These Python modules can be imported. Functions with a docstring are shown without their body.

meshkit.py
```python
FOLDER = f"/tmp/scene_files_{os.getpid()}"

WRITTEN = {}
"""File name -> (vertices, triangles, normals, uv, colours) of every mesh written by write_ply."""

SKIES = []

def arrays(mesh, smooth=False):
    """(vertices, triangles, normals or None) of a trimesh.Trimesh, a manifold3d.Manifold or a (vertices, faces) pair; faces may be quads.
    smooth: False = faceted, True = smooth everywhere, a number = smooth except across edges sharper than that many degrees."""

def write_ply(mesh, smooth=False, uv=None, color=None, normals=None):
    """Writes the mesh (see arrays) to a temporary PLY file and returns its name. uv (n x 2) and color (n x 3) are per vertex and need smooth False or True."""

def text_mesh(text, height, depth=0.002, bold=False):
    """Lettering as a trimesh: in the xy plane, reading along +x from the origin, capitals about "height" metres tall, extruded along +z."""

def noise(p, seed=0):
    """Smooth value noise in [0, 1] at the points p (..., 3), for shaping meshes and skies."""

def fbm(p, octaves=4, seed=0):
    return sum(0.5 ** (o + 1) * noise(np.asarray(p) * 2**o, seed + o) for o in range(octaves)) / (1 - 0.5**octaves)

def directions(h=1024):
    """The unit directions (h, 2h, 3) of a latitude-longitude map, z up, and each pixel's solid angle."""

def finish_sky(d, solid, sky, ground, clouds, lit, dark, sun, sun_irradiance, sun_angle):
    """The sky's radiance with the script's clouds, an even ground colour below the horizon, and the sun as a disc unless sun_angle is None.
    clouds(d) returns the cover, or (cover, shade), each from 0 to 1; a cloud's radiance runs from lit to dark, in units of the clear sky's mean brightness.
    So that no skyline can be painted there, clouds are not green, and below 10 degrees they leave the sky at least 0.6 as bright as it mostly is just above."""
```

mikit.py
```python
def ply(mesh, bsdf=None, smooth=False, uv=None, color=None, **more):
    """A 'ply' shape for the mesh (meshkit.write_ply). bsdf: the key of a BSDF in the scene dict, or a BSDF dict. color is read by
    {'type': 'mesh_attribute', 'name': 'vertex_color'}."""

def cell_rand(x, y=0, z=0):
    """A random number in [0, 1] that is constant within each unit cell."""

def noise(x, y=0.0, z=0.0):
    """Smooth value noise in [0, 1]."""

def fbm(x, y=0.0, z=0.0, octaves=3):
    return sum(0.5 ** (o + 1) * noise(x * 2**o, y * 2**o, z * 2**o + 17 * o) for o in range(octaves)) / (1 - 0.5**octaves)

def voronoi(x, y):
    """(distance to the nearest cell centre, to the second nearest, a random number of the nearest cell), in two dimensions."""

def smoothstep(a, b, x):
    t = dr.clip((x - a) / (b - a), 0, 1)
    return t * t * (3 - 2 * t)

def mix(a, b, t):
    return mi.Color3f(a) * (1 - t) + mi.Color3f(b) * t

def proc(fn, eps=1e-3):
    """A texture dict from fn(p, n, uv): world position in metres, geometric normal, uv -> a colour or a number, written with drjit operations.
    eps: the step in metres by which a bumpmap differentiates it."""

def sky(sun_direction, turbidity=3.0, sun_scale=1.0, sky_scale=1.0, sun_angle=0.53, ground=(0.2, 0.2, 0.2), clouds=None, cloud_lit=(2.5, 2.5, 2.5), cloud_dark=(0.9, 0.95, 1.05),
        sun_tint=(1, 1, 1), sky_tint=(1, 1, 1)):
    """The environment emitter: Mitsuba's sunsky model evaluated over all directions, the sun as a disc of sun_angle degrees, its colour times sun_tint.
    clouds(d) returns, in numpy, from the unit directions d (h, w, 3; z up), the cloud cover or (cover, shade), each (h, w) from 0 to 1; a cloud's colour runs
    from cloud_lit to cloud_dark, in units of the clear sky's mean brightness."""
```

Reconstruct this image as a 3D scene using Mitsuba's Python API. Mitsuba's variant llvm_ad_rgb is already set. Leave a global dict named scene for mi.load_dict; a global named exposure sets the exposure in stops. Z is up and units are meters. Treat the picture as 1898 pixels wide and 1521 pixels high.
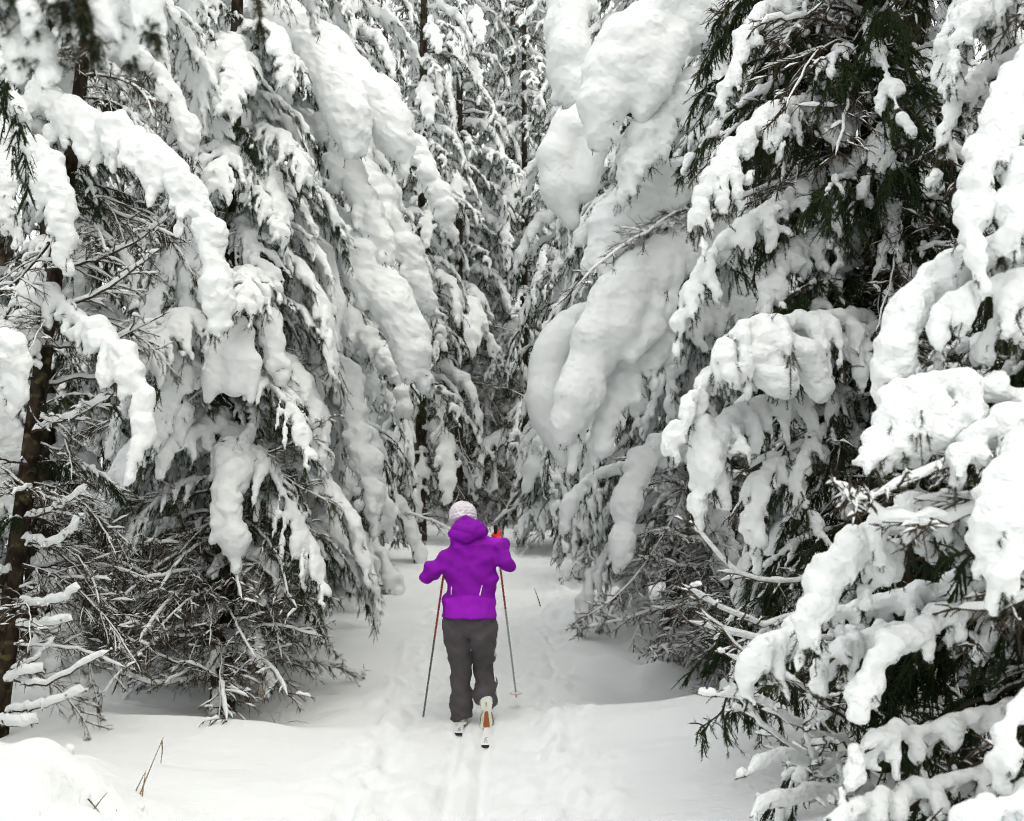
import math
import numpy as np
import trimesh
import mitsuba as mi
import drjit as dr
import mikit
import meshkit

T = mi.ScalarTransform4f
scene, labels = {}, {}

# ------------------------------------------------------------------ camera, sky, exposure
EYE = np.array([0.0, 0.0, 1.65])
FPX = 1823.0                      # focal length in pixels of the 1898 x 1521 photograph
PITCH = math.radians(4.4)
FWD = np.array([0.0, math.cos(PITCH), math.sin(PITCH)])
UPV = np.array([0.0, -math.sin(PITCH), math.cos(PITCH)])
FOV = 2 * math.degrees(math.atan(949.0 / FPX))
scene['camera'] = {'type': 'thinlens', 'fov': FOV, 'fov_axis': 'x', 'near_clip': 0.05, 'far_clip': 3000.0,
                   'aperture_radius': 0.0045, 'focus_distance': 7.0,
                   'to_world': T().look_at(origin=EYE.tolist(), target=(EYE + FWD).tolist(), up=[0, 0, 1])}
scene['sky'] = mikit.sky([0.42, -0.38, 0.82], turbidity=3, sun_scale=0.17, sun_angle=60, sky_scale=1.0, sun_tint=(0.92, 1.0, 1.06),
                         ground=(0.6, 0.6, 0.6), 
                         clouds=lambda d: (np.ones(d.shape[:2]), 1 - np.clip(d[..., 2], 0, 1)),     # an overcast sky is brightest overhead
                         cloud_lit=(3.0, 3.0, 3.0), cloud_dark=(1.1, 1.1, 1.1))
exposure = 2.8


def P(px, py, d):
    """A point of the place: d metres ahead of the camera, in the direction of photograph pixel px, py."""
    v = FWD + (px - 949.0) / FPX * np.array([1.0, 0, 0]) + (760.5 - py) / FPX * UPV
    return EYE + v * (d / v[1])


# ------------------------------------------------------------------ materials
def rgb(*c):
    return {'type': 'rgb', 'value': list(c)}


def two(b):
    return {'type': 'twosided', 'bsdf': b}


def snow_bump(p, n, uv):
    return mikit.fbm(p.x * 38, p.y * 38, p.z * 38, 2) * 0.9 + mikit.noise(p.x * 130, p.y * 130, p.z * 130) * 0.4


scene['snow_mat'] = two({'type': 'bumpmap', 'relief': mikit.proc(snow_bump, 2e-3), 'scale': 0.013,
                         'bsdf': {'type': 'diffuse', 'reflectance': rgb(0.762, 0.785, 0.783)}})


def bark_col(p, n, uv):
    a = mikit.fbm(p.x * 30, p.y * 30, p.z * 9, 3)
    return mikit.mix([0.022, 0.017, 0.013], [0.085, 0.066, 0.05], mikit.smoothstep(0.3, 0.75, a))


def lichen_col(p, n, uv):
    a = mikit.fbm(p.x * 30, p.y * 30, p.z * 9, 3)
    base = mikit.mix([0.014, 0.011, 0.008], [0.05, 0.038, 0.027], mikit.smoothstep(0.3, 0.75, a))
    l = mikit.fbm(p.x * 30 + 3, p.y * 30, p.z * 24, 3)
    return mikit.mix(base, [0.085, 0.078, 0.036], mikit.smoothstep(0.58, 0.72, l))


def needle_col(p, n, uv):
    a = mikit.noise(p.x * 9, p.y * 9, p.z * 9)
    return mikit.mix([0.012, 0.019, 0.009], [0.032, 0.046, 0.021], a)


def twig_col(p, n, uv):
    a = mikit.noise(p.x * 12, p.y * 12, p.z * 12)
    return mikit.mix([0.03, 0.024, 0.018], [0.08, 0.062, 0.044], a)


scene['bark_mat'] = two({'type': 'diffuse', 'reflectance': mikit.proc(bark_col)})
scene['lichen_bark_mat'] = two({'type': 'diffuse', 'reflectance': mikit.proc(lichen_col)})
scene['needle_mat'] = two({'type': 'diffuse', 'reflectance': mikit.proc(needle_col)})
scene['twig_mat'] = two({'type': 'diffuse', 'reflectance': mikit.proc(twig_col)})
scene['grass_mat'] = two({'type': 'diffuse', 'reflectance': rgb(0.2, 0.14, 0.07)})
scene['moss_mat'] = two({'type': 'diffuse', 'reflectance': rgb(0.075, 0.068, 0.03)})


# ------------------------------------------------------------------ mesh helpers
def unit(v):
    return v / (np.linalg.norm(v, axis=-1, keepdims=True) + 1e-12)


CORN = np.array([[i, j, k] for i in (0, 1) for j in (0, 1) for k in (0, 1)])
EDGES = [(a, b) for a in range(8) for b in range(a + 1, 8) if np.abs(CORN[a] - CORN[b]).sum() == 1]


def nets(v, lo, h):
    """Surface nets of the field v (negative inside) sampled every h metres from lo."""
    ins = v < 0
    nx, ny, nz = v.shape
    c = np.zeros((nx - 1, ny - 1, nz - 1), np.int8)
    for i, j, k in CORN:
        c += ins[i:nx - 1 + i, j:ny - 1 + j, k:nz - 1 + k]
    act = np.argwhere((c > 0) & (c < 8))
    if len(act) == 0:
        return None
    idx = np.full(c.shape, -1, np.int32)
    idx[act[:, 0], act[:, 1], act[:, 2]] = np.arange(len(act))
    val = np.stack([v[act[:, 0] + i, act[:, 1] + j, act[:, 2] + k] for i, j, k in CORN], 1)
    acc, cnt = np.zeros((len(act), 3)), np.zeros(len(act))
    for a, b in EDGES:
        m = (val[:, a] < 0) != (val[:, b] < 0)
        t = np.where(m, val[:, a] / np.where(m, val[:, a] - val[:, b], 1), 0)
        acc += m[:, None] * (CORN[a] + t[:, None] * (CORN[b] - CORN[a]))
        cnt += m
    pts = (act + acc / cnt[:, None]) * h + lo
    faces = []
    for ax in range(3):
        u, w = (ax + 1) % 3, (ax + 2) % 3
        sl0, sl1 = [slice(1, -1)] * 3, [slice(1, -1)] * 3
        sl0[ax], sl1[ax] = slice(0, -1), slice(1, None)
        A, B = ins[tuple(sl0)], ins[tuple(sl1)]
        for flip, m in ((False, A & ~B), (True, ~A & B)):
            e = np.argwhere(m)
            if not len(e):
                continue
            off = np.ones(3, int)
            off[ax] = 0
            e = e + off
            q = []
            for du, dw in ((-1, -1), (0, -1), (0, 0), (-1, 0)):
                g = e.copy()
                g[:, u] += du
                g[:, w] += dw
                q.append(idx[g[:, 0], g[:, 1], g[:, 2]])
            q = np.stack(q, 1)
            faces.append(q[:, ::-1] if flip else q)
    f = np.vstack(faces)
    f = f[(f >= 0).all(1)]
    return pts, np.vstack([f[:, [0, 1, 2]], f[:, [0, 2, 3]]])


def vnormals(v, f):
    n = np.zeros_like(v)
    c = np.cross(v[f[:, 1]] - v[f[:, 0]], v[f[:, 2]] - v[f[:, 0]])
    for k in range(3):
        np.add.at(n, f[:, k], c)
    return unit(n)


def blob(caps, h, k, rough=1.0, seed=0):
    """Snow as one smooth lump over capsules (m x 8: a, b, ra, rb), with the surface roughened."""
    a, b, ra, rb = caps[:, 0:3], caps[:, 3:6], caps[:, 6], caps[:, 7]
    R = np.maximum(ra, rb)
    cut = 3.2 * k
    lo = np.minimum(a - (R + cut)[:, None], b - (R + cut)[:, None]).min(0)
    hi = np.maximum(a + (R + cut)[:, None], b + (R + cut)[:, None]).max(0)
    n = np.ceil((hi - lo) / h).astype(int) + 2
    F = np.zeros(n, np.float32)
    ax = [(lo[i] + h * np.arange(n[i])).astype(np.float32) for i in range(3)]
    i0 = np.maximum(((np.minimum(a, b) - (R + cut)[:, None] - lo) / h).astype(int), 0)
    i1 = np.minimum(((np.maximum(a, b) + (R + cut)[:, None] - lo) / h).astype(int) + 2, n)
    for m in range(len(caps)):
        s = [slice(i0[m, q], i1[m, q]) for q in range(3)]
        x, y, z = (ax[q][s[q]] - a[m, q] for q in range(3))
        d = b[m] - a[m]
        dd = float(d @ d) + 1e-9
        t = np.clip((x[:, None, None] * d[0] + y[None, :, None] * d[1] + z[None, None, :] * d[2]) / dd, 0, 1)
        q = np.sqrt((x[:, None, None] - t * d[0])**2 + (y[None, :, None] - t * d[1])**2 + (z[None, None, :] - t * d[2])**2)
        F[s[0], s[1], s[2]] += np.exp(-np.maximum(q - (ra[m] + t * (rb[m] - ra[m])), -6 * k) / k)
    out = nets(-k * np.log(np.maximum(F, 1e-8)), lo, h)
    if out is None:
        return None
    v, f = out
    nn = vnormals(v, f)
    e = (meshkit.fbm(v * 14 + seed * 3.7, 2) - 0.5) * 0.036 + (meshkit.noise(v * 38 + seed) - 0.5) * 0.016 * min(1, 0.02 / h)
    e = e - 0.008 * (np.abs(2 * meshkit.noise(v * 24 + seed * 1.7) - 1) - 0.4) * 1.3
    v = v + nn * (e * rough)[:, None]
    return v, f


def tubes(Pts, R, sides=4, zs=1.0, cap=False):
    """A batch of tubes: Pts (B, n, 3), R (B, n)."""
    B, n = Pts.shape[:2]
    t = unit(np.gradient(Pts, axis=1))
    ref = np.where(np.abs(t[..., 2:]) < 0.92, [0, 0, 1.0], [1.0, 0, 0])
    a = unit(np.cross(t, ref))
    b = np.cross(a, t)
    th = np.arange(sides) * 2 * np.pi / sides
    off = np.cos(th)[None, None, :, None] * a[:, :, None] + np.sin(th)[None, None, :, None] * b[:, :, None] * zs
    v = (Pts[:, :, None] + R[:, :, None, None] * off).reshape(-1, 3)
    bb, i, j = np.meshgrid(np.arange(B), np.arange(n - 1), np.arange(sides), indexing='ij')
    o = bb * n * sides
    q = np.stack([o + i * sides + j, o + i * sides + (j + 1) % sides, o + (i + 1) * sides + (j + 1) % sides, o + (i + 1) * sides + j], -1).reshape(-1, 4)
    f = np.vstack([q[:, [0, 1, 2]], q[:, [0, 2, 3]]])
    return v, f


def join(parts):
    parts = [p for p in parts if p is not None and len(p[1])]
    if not parts:
        return None
    at = np.cumsum([0] + [len(p[0]) for p in parts])
    return np.vstack([p[0] for p in parts]), np.vstack([p[1] + o for p, o in zip(parts, at)])


def resample(pts, n):
    pts = np.asarray(pts, float)
    if len(pts) > 2:                                   # Catmull-Rom
        q = np.vstack([2 * pts[0] - pts[1], pts, 2 * pts[-1] - pts[-2]])
        out = []
        for i in range(1, len(q) - 2):
            t = np.linspace(0, 1, 12, endpoint=False)[:, None]
            p0, p1, p2, p3 = q[i - 1], q[i], q[i + 1], q[i + 2]
            out.append(0.5 * (2 * p1 + (p2 - p0) * t + (2 * p0 - 5 * p1 + 4 * p2 - p3) * t**2 + (3 * p1 - p0 - 3 * p2 + p3) * t**3))
        pts = np.vstack(out + [pts[-1:]])
    s = np.concatenate([[0], np.cumsum(np.linalg.norm(np.diff(pts, axis=0), axis=1))])
    u = np.linspace(0, s[-1], n)
    return np.stack([np.interp(u, s, pts[:, k]) for k in range(3)], 1)


def at_param(A, u):
    """Points and tangents on the polyline A (n, 3) at parameters u in [0, 1]."""
    x = np.clip(u, 0, 0.9999) * (len(A) - 1)
    i = x.astype(int)
    t = (x - i)[:, None]
    return A[i] * (1 - t) + A[i + 1] * t, unit(A[i + 1] - A[i])


def needles(S0, S1, per_m, length, width, rng):
    """Single-triangle needles round the segments S0 -> S1 (each m x 3)."""
    L = np.linalg.norm(S1 - S0, axis=1)
    cnt = rng.poisson(L * per_m)
    i = np.repeat(np.arange(len(S0)), cnt)
    if not len(i):
        return None
    u = rng.random(len(i))[:, None]
    base = S0[i] * (1 - u) + S1[i] * u
    t = unit(S1[i] - S0[i])
    r = unit(np.cross(t, unit(rng.normal(size=(len(i), 3)))))
    d = unit(t * 0.75 + r * 0.8)
    w = unit(np.cross(d, rng.normal(size=d.shape)))
    ln = length * rng.uniform(0.7, 1.15, len(i))[:, None]
    v = np.stack([base - w * width / 2, base + w * width / 2, base + d * ln], 1).reshape(-1, 3)
    return v, np.arange(len(v)).reshape(-1, 3)


def sweep(pos, d0, L, droop, n, rng, wob=0.12):
    """Branches (B, n, 3) that leave pos along d0 and bend down with their own weight."""
    B = len(pos)
    pts = np.zeros((B, n, 3))
    pts[:, 0] = pos
    d = d0.copy()
    st = (L / (n - 1))[:, None]
    for k in range(1, n):
        d = unit(d + np.array([0, 0, -1.0]) * np.reshape(droop, (-1, 1)) * (0.5 + k / n) / n * 2 + rng.normal(size=(B, 3)) * wob / np.sqrt(n))
        pts[:, k] = pts[:, k - 1] + d * st
    return pts


def bough(axis, W=0.3, R=0.05, seed=0, droop=1.0, voxel=0.014, sides_per_m=26, lod=0, bare=0.26, cover=0.82, r_wood=0.011,
          ang=(38, 66), nd=1.0, k=None, rough=1.0, thick=0.85, hang=1.0, patch=0.5, main=1.0, load=None):
    """A spruce bough under snow. Returns wood, needles, snow as (v, f). lod: 0 near, 1 middle, 2 far."""
    rng = np.random.default_rng(seed)
    A = resample(axis, 18)
    L = np.linalg.norm(np.diff(A, axis=0), axis=1).sum()
    head = A[-1] - A[0]
    head[2] = 0
    if np.linalg.norm(head) < 0.15 * L:
        head = A[len(A) // 2] - A[0]
        head[2] = 0
    lat = unit(np.cross(unit(head), [0, 0, 1.0]))
    n = max(8, int(L * sides_per_m))
    s = np.linspace(0.08, 0.99, n) + rng.normal(size=n) * 0.4 / n
    s = np.clip(s, 0.03, 0.995)
    pos, tan = at_param(A, s)
    sg = np.where(np.arange(n) % 2 == 0, 1.0, -1.0)[:, None]
    prof = (0.5 + 0.6 * np.sin(np.pi * np.clip(s, 0, 1)**0.85)) * rng.uniform(0.5, 1.2, n)
    Ls = W * prof
    a = np.radians(rng.uniform(*ang, n))[:, None] * (1 - 0.35 * s[:, None])
    d0 = unit(np.cos(a) * tan + np.sin(a) * sg * lat + np.array([0, 0, 0.22]) * rng.random((n, 1)))
    S = sweep(pos, d0, Ls, droop * rng.uniform(0.6, 1.5, n), 7, rng)

    def on_sides(count, lo=0.12, hi=0.97):
        i_ = rng.integers(n, size=count)
        u_ = rng.uniform(lo, hi, count)
        x = u_ * 6
        i = np.minimum(x.astype(int), 5)
        t_ = (x - i)[:, None]
        return i_, u_, S[i_, i] * (1 - t_) + S[i_, i + 1] * t_, unit(S[i_, i + 1] - S[i_, i])

    # twiglets in the plane of the bough, and branchlets that hang below it
    si, u, p0, ts = on_sides(n * (7, 5, 2)[lod])
    w = unit(np.cross(np.array([0, 0, 1.0]), d0[si]))
    d1 = unit(ts * 0.75 + w * rng.choice([-1, 1], len(si))[:, None] * rng.uniform(0.4, 0.9, (len(si), 1)))
    Lt = np.minimum(Ls[si] * 0.42, 0.13) * (1 - 0.45 * u) * rng.uniform(0.6, 1.2, len(si)) + 0.02
    TW = sweep(p0, d1, Lt, droop * 1.1 + 0 * Lt, 4, rng)
    hi_, hu, hp, ht = on_sides(int(n * (8, 7, 4)[lod] * hang), 0.05, 0.99)
    hd = unit(ht * 0.75 + np.array([0, 0, -0.45]) + rng.normal(size=ht.shape) * 0.6)
    HG = sweep(hp, hd, np.minimum(W * rng.uniform(0.12, 0.5, len(hp)), 0.13), 0.6 + 0 * hu, 4, rng)
    # wood
    st = 1 if lod == 0 else 3
    wood = [tubes(A[None], (r_wood * np.linspace(1, 0.3, 18))[None], 6 if lod == 0 else 4)]
    wood.append(tubes(S[:, ::st], np.repeat((np.linspace(0.0042, 0.0014, 7)[::st])[None], n, 0), 3))
    if lod < 1:
        wood.append(tubes(TW[:, [0, 1, 3]], np.repeat([[0.0019, 0.0017, 0.001]], len(TW), 0), 3))
        wood.append(tubes(HG[:, [0, 1, 3]], np.repeat([[0.0024, 0.002, 0.001]], len(HG), 0), 3))
    # needles
    segs0 = [TW[:, :-1].reshape(-1, 3), S[:, 2:-1].reshape(-1, 3), HG[:, :-1].reshape(-1, 3)]
    segs1 = [TW[:, 1:].reshape(-1, 3), S[:, 3:].reshape(-1, 3), HG[:, 1:].reshape(-1, 3)]
    per, ln, wd = ((300, 0.016, 0.0022), (70, 0.024, 0.005), (18, 0.036, 0.012))[lod]
    N = needles(np.vstack(segs0), np.vstack(segs1), per * nd, ln, wd, rng)
    if lod:                                            # from afar a shoot and its needles read as one ragged rod
        rr = (0.0055, 0.010)[lod - 1]
        jag = lambda m, q: rr * rng.uniform(0.5, 1.25, (m, q)) * np.linspace(1.0, 0.35, q)  # noqa: E731
        N = join([N, tubes(HG[:, [0, 1, 3]], jag(len(HG), 3), 3), tubes(TW[:, [0, 3]], jag(len(TW), 2), 3), tubes(S[:, ::2], jag(n, 4), 3)])
    # snow
    caps = []
    up = np.array([0, 0, 1.0])

    def chain(Q, r, keep=None, lift=0.75):             # Q (B, n, 3), r (B, n)
        q = Q + up * r[..., None] * lift
        c = np.concatenate([q[:, :-1], q[:, 1:], r[:, :-1, None], r[:, 1:, None]], -1)
        if keep is not None:
            c = c[keep]
        c = c.reshape(-1, 8)
        caps.append(c[np.maximum(c[:, 6], c[:, 7]) > voxel * 0.5])

    if R > 0:
        lump = 1 - patch * 0.5 + patch * 0.9 * meshkit.noise(A * 7 + seed * 1.3)
        rm = main * R * np.sin(np.pi * (0.12 + 0.8 * np.linspace(0, 1, 18)))**0.6 * lump
        chain(A[None, :-1], rm[None, :-1])
        uu = np.linspace(0, 1, 7)
        end = 1 - bare * rng.uniform(0.2, 1.9, n)
        hole = mnoise = meshkit.noise(S * 9 + seed)
        rs = R * thick * rng.uniform(0.6, 1.2, n)[:, None] * np.clip(1.0 - 0.5 * uu[None], 0.2, 1) * np.clip(1.15 + patch * 2.2 * (hole - 0.55), 0.0, 1.4)
        rs = np.where(uu[None] <= end[:, None], rs, 0.003) * (0.75 + 0.5 * rng.random((n, 7)))
        chain(S, rs, rng.random(n) < cover)
        if lod < 2:
            rt = R * 0.32 * rng.uniform(0.6, 1.25, len(TW))[:, None] * np.array([1, 1.0, 0.8, 0.25])
            chain(TW, rt, (rng.random(len(TW)) < cover * 0.7) & (u < end[si]))
        rh = R * 0.38 * rng.uniform(0.5, 1.3, len(HG))[:, None] * np.array([1, 1.0, 0.75, 0.2])
        chain(HG, rh, rng.random(len(HG)) < 0.3 * cover, 0.2)
    if load is not None:
        caps.append(load)
    caps = np.vstack(caps) if caps else np.zeros((0, 8))
    sn = blob(caps, voxel, k or max(0.006, R * 0.12), rough, seed) if len(caps) else None
    return join(wood), N, sn


def ridge(Q, r, zs=1.5, sides=6, rng=None, gap=0.15, var=0.3, flat=False):
    """Snow lying along thin bare branches: Q (B, n, 3) polylines."""
    B, n = Q.shape[:2]
    sl = unit(np.gradient(Q, axis=1))[..., 2]
    if flat:
        sl = np.repeat(unit(Q[:, -1] - Q[:, 0])[:, 2:], n, 1)
    rr = np.repeat(r[:, None], n, 1) * rng.uniform(1 - var, 1 + var, (B, n)) * np.clip(1.25 - 1.35 * np.abs(sl), 0, 1)
    rr = np.where(rng.random((B, n)) < gap, 0.0, rr)
    rr[:, 0] *= 0.3
    rr[:, -1] = 0
    return tubes(Q + np.array([0, 0, 1.0]) * (rr * zs * 0.8 + 0.001)[..., None], np.maximum(rr, 1e-4), sides, zs)


def bare_bough(axis, W=0.4, seed=0, droop=0.25, sides_per_m=14, r_wood=0.009, snow=0.014, lod=0, up=0.1, sub=6, gap=0.18, main_snow=1.25, tipgreen=0.0):
    """A dead lower branch: a fan of thin twigs with strips of snow. Returns wood, needles, snow."""
    rng = np.random.default_rng(seed)
    A = resample(axis, 16)
    A[1:-1] += rng.normal(size=(14, 3)) * 0.005
    L = np.linalg.norm(np.diff(A, axis=0), axis=1).sum()
    head = A[-1] - A[0]
    head[2] = 0
    lat = unit(np.cross(unit(head), [0, 0, 1.0]))
    n = max(6, int(L * sides_per_m))
    s = np.clip(np.linspace(0.12, 0.99, n) + rng.normal(size=n) * 0.5 / n, 0.03, 0.99)
    pos, tan = at_param(A, s)
    sg = rng.choice([-1.0, 1.0], n)[:, None]
    Ls = W * (1.1 - 0.75 * s) * rng.uniform(0.4, 1.25, n)
    a = np.radians(rng.uniform(32, 68, n))[:, None]
    d0 = unit(np.cos(a) * tan + np.sin(a) * sg * lat + np.array([0, 0, 1]) * rng.normal(up, 0.28, (n, 1)))
    S = sweep(pos, d0, Ls, droop * rng.uniform(0.2, 1.8, n), 7, rng, 0.3)
    si = np.repeat(np.arange(n), sub)
    u = rng.uniform(0.1, 0.97, len(si))
    x = u * 6
    i = np.minimum(x.astype(int), 5)
    tt = (x - i)[:, None]
    p0 = S[si, i] * (1 - tt) + S[si, i + 1] * tt
    ts = unit(S[si, i + 1] - S[si, i])
    d1 = unit(ts * 0.8 + unit(rng.normal(size=ts.shape)) * rng.uniform(0.4, 0.9, (len(si), 1)))
    Lt = Ls[si] * 0.45 * (1 - 0.5 * u) * rng.uniform(0.3, 1.2, len(si)) + 0.015
    TW = sweep(p0, d1, Lt, droop + 0 * Lt, 4, rng, 0.3)
    wood = [tubes(A[None], (r_wood * np.linspace(1, 0.35, 16))[None], 5),
            tubes(S, np.repeat(np.linspace(0.0052, 0.0024, 7)[None] * (1 if lod == 0 else 1.3), n, 0), 3),
            tubes(TW, np.repeat(np.array([[0.0026, 0.0023, 0.002, 0.0012]]) * (1 if lod == 0 else 1.5), len(TW), 0), 3)]
    N = None
    if tipgreen > 0:
        N = needles(TW[:, 1:-1].reshape(-1, 3), TW[:, 2:].reshape(-1, 3), (200, 90, 50)[lod] * tipgreen, (0.015, 0.02, 0.028)[lod], (0.002, 0.0035, 0.006)[lod], rng)
    sn = []
    if snow > 0:
        sn.append(ridge(A[None], np.array([snow * main_snow]), 1.25, 8, rng, 0.0, 0.12, True))
        sn.append(ridge(S, snow * 0.62 * rng.uniform(0.5, 1.3, n), 1.5, 6, rng, gap))
        k = rng.random(len(TW)) < 0.5
        sn.append(ridge(TW[k], snow * 0.3 * rng.uniform(0.5, 1.3, k.sum()), 1.4, 4, rng, gap))
    return join(wood), N, join(sn)


# ------------------------------------------------------------------ scene entries
used = {}


def key_of(name):
    k = used.get(name, 0)
    used[name] = k + 1
    return name if k == 0 else f'{name}_{k:03d}'


def put(key, mesh, mat, smooth=True, **more):
    if mesh is None or len(mesh[1] if isinstance(mesh, tuple) else mesh.faces) == 0:
        return None
    scene[key] = mikit.ply(mesh, mat, smooth=smooth, **more)
    return key


def lab(key, label=None, cat=None, group=None, kind=None):
    d = {}
    if label:
        d['label'] = label
    if cat:
        d['category'] = cat
    if group:
        d['group'] = group
    if kind:
        d['kind'] = kind
    labels[key] = d


def add_bough(tree, parts, name='bough', wood='twig_mat'):
    """Puts a bough's wood, needles and snow under its tree."""
    k = key_of(f'{tree}__{name}')
    w, n, s = parts
    put(k, w, wood, False)
    put(k + '__needles', n, 'needle_mat', False)
    put(k + '__snow', s, 'snow_mat', True)
    return k


# ------------------------------------------------------------------ the snowy ground
def smoothmax0(x, k=1.0):
    return np.logaddexp(0, x / k) * k


PATH = np.array([[-0.26, -2], [-0.26, 5], [-0.27, 8], [-0.2, 11], [0.1, 14], [0.55, 18], [1.0, 23], [1.6, 30], [3, 60]])


def path_x(y):
    return np.interp(y, PATH[:, 1], PATH[:, 0])


def gauss(x, y, cx, cy, sx, sy, rot=0.0):
    c, s = math.cos(rot), math.sin(rot)
    u, v = (x - cx) * c + (y - cy) * s, -(x - cx) * s + (y - cy) * c
    return np.exp(-0.5 * ((u / sx)**2 + (v / sy)**2))


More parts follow.
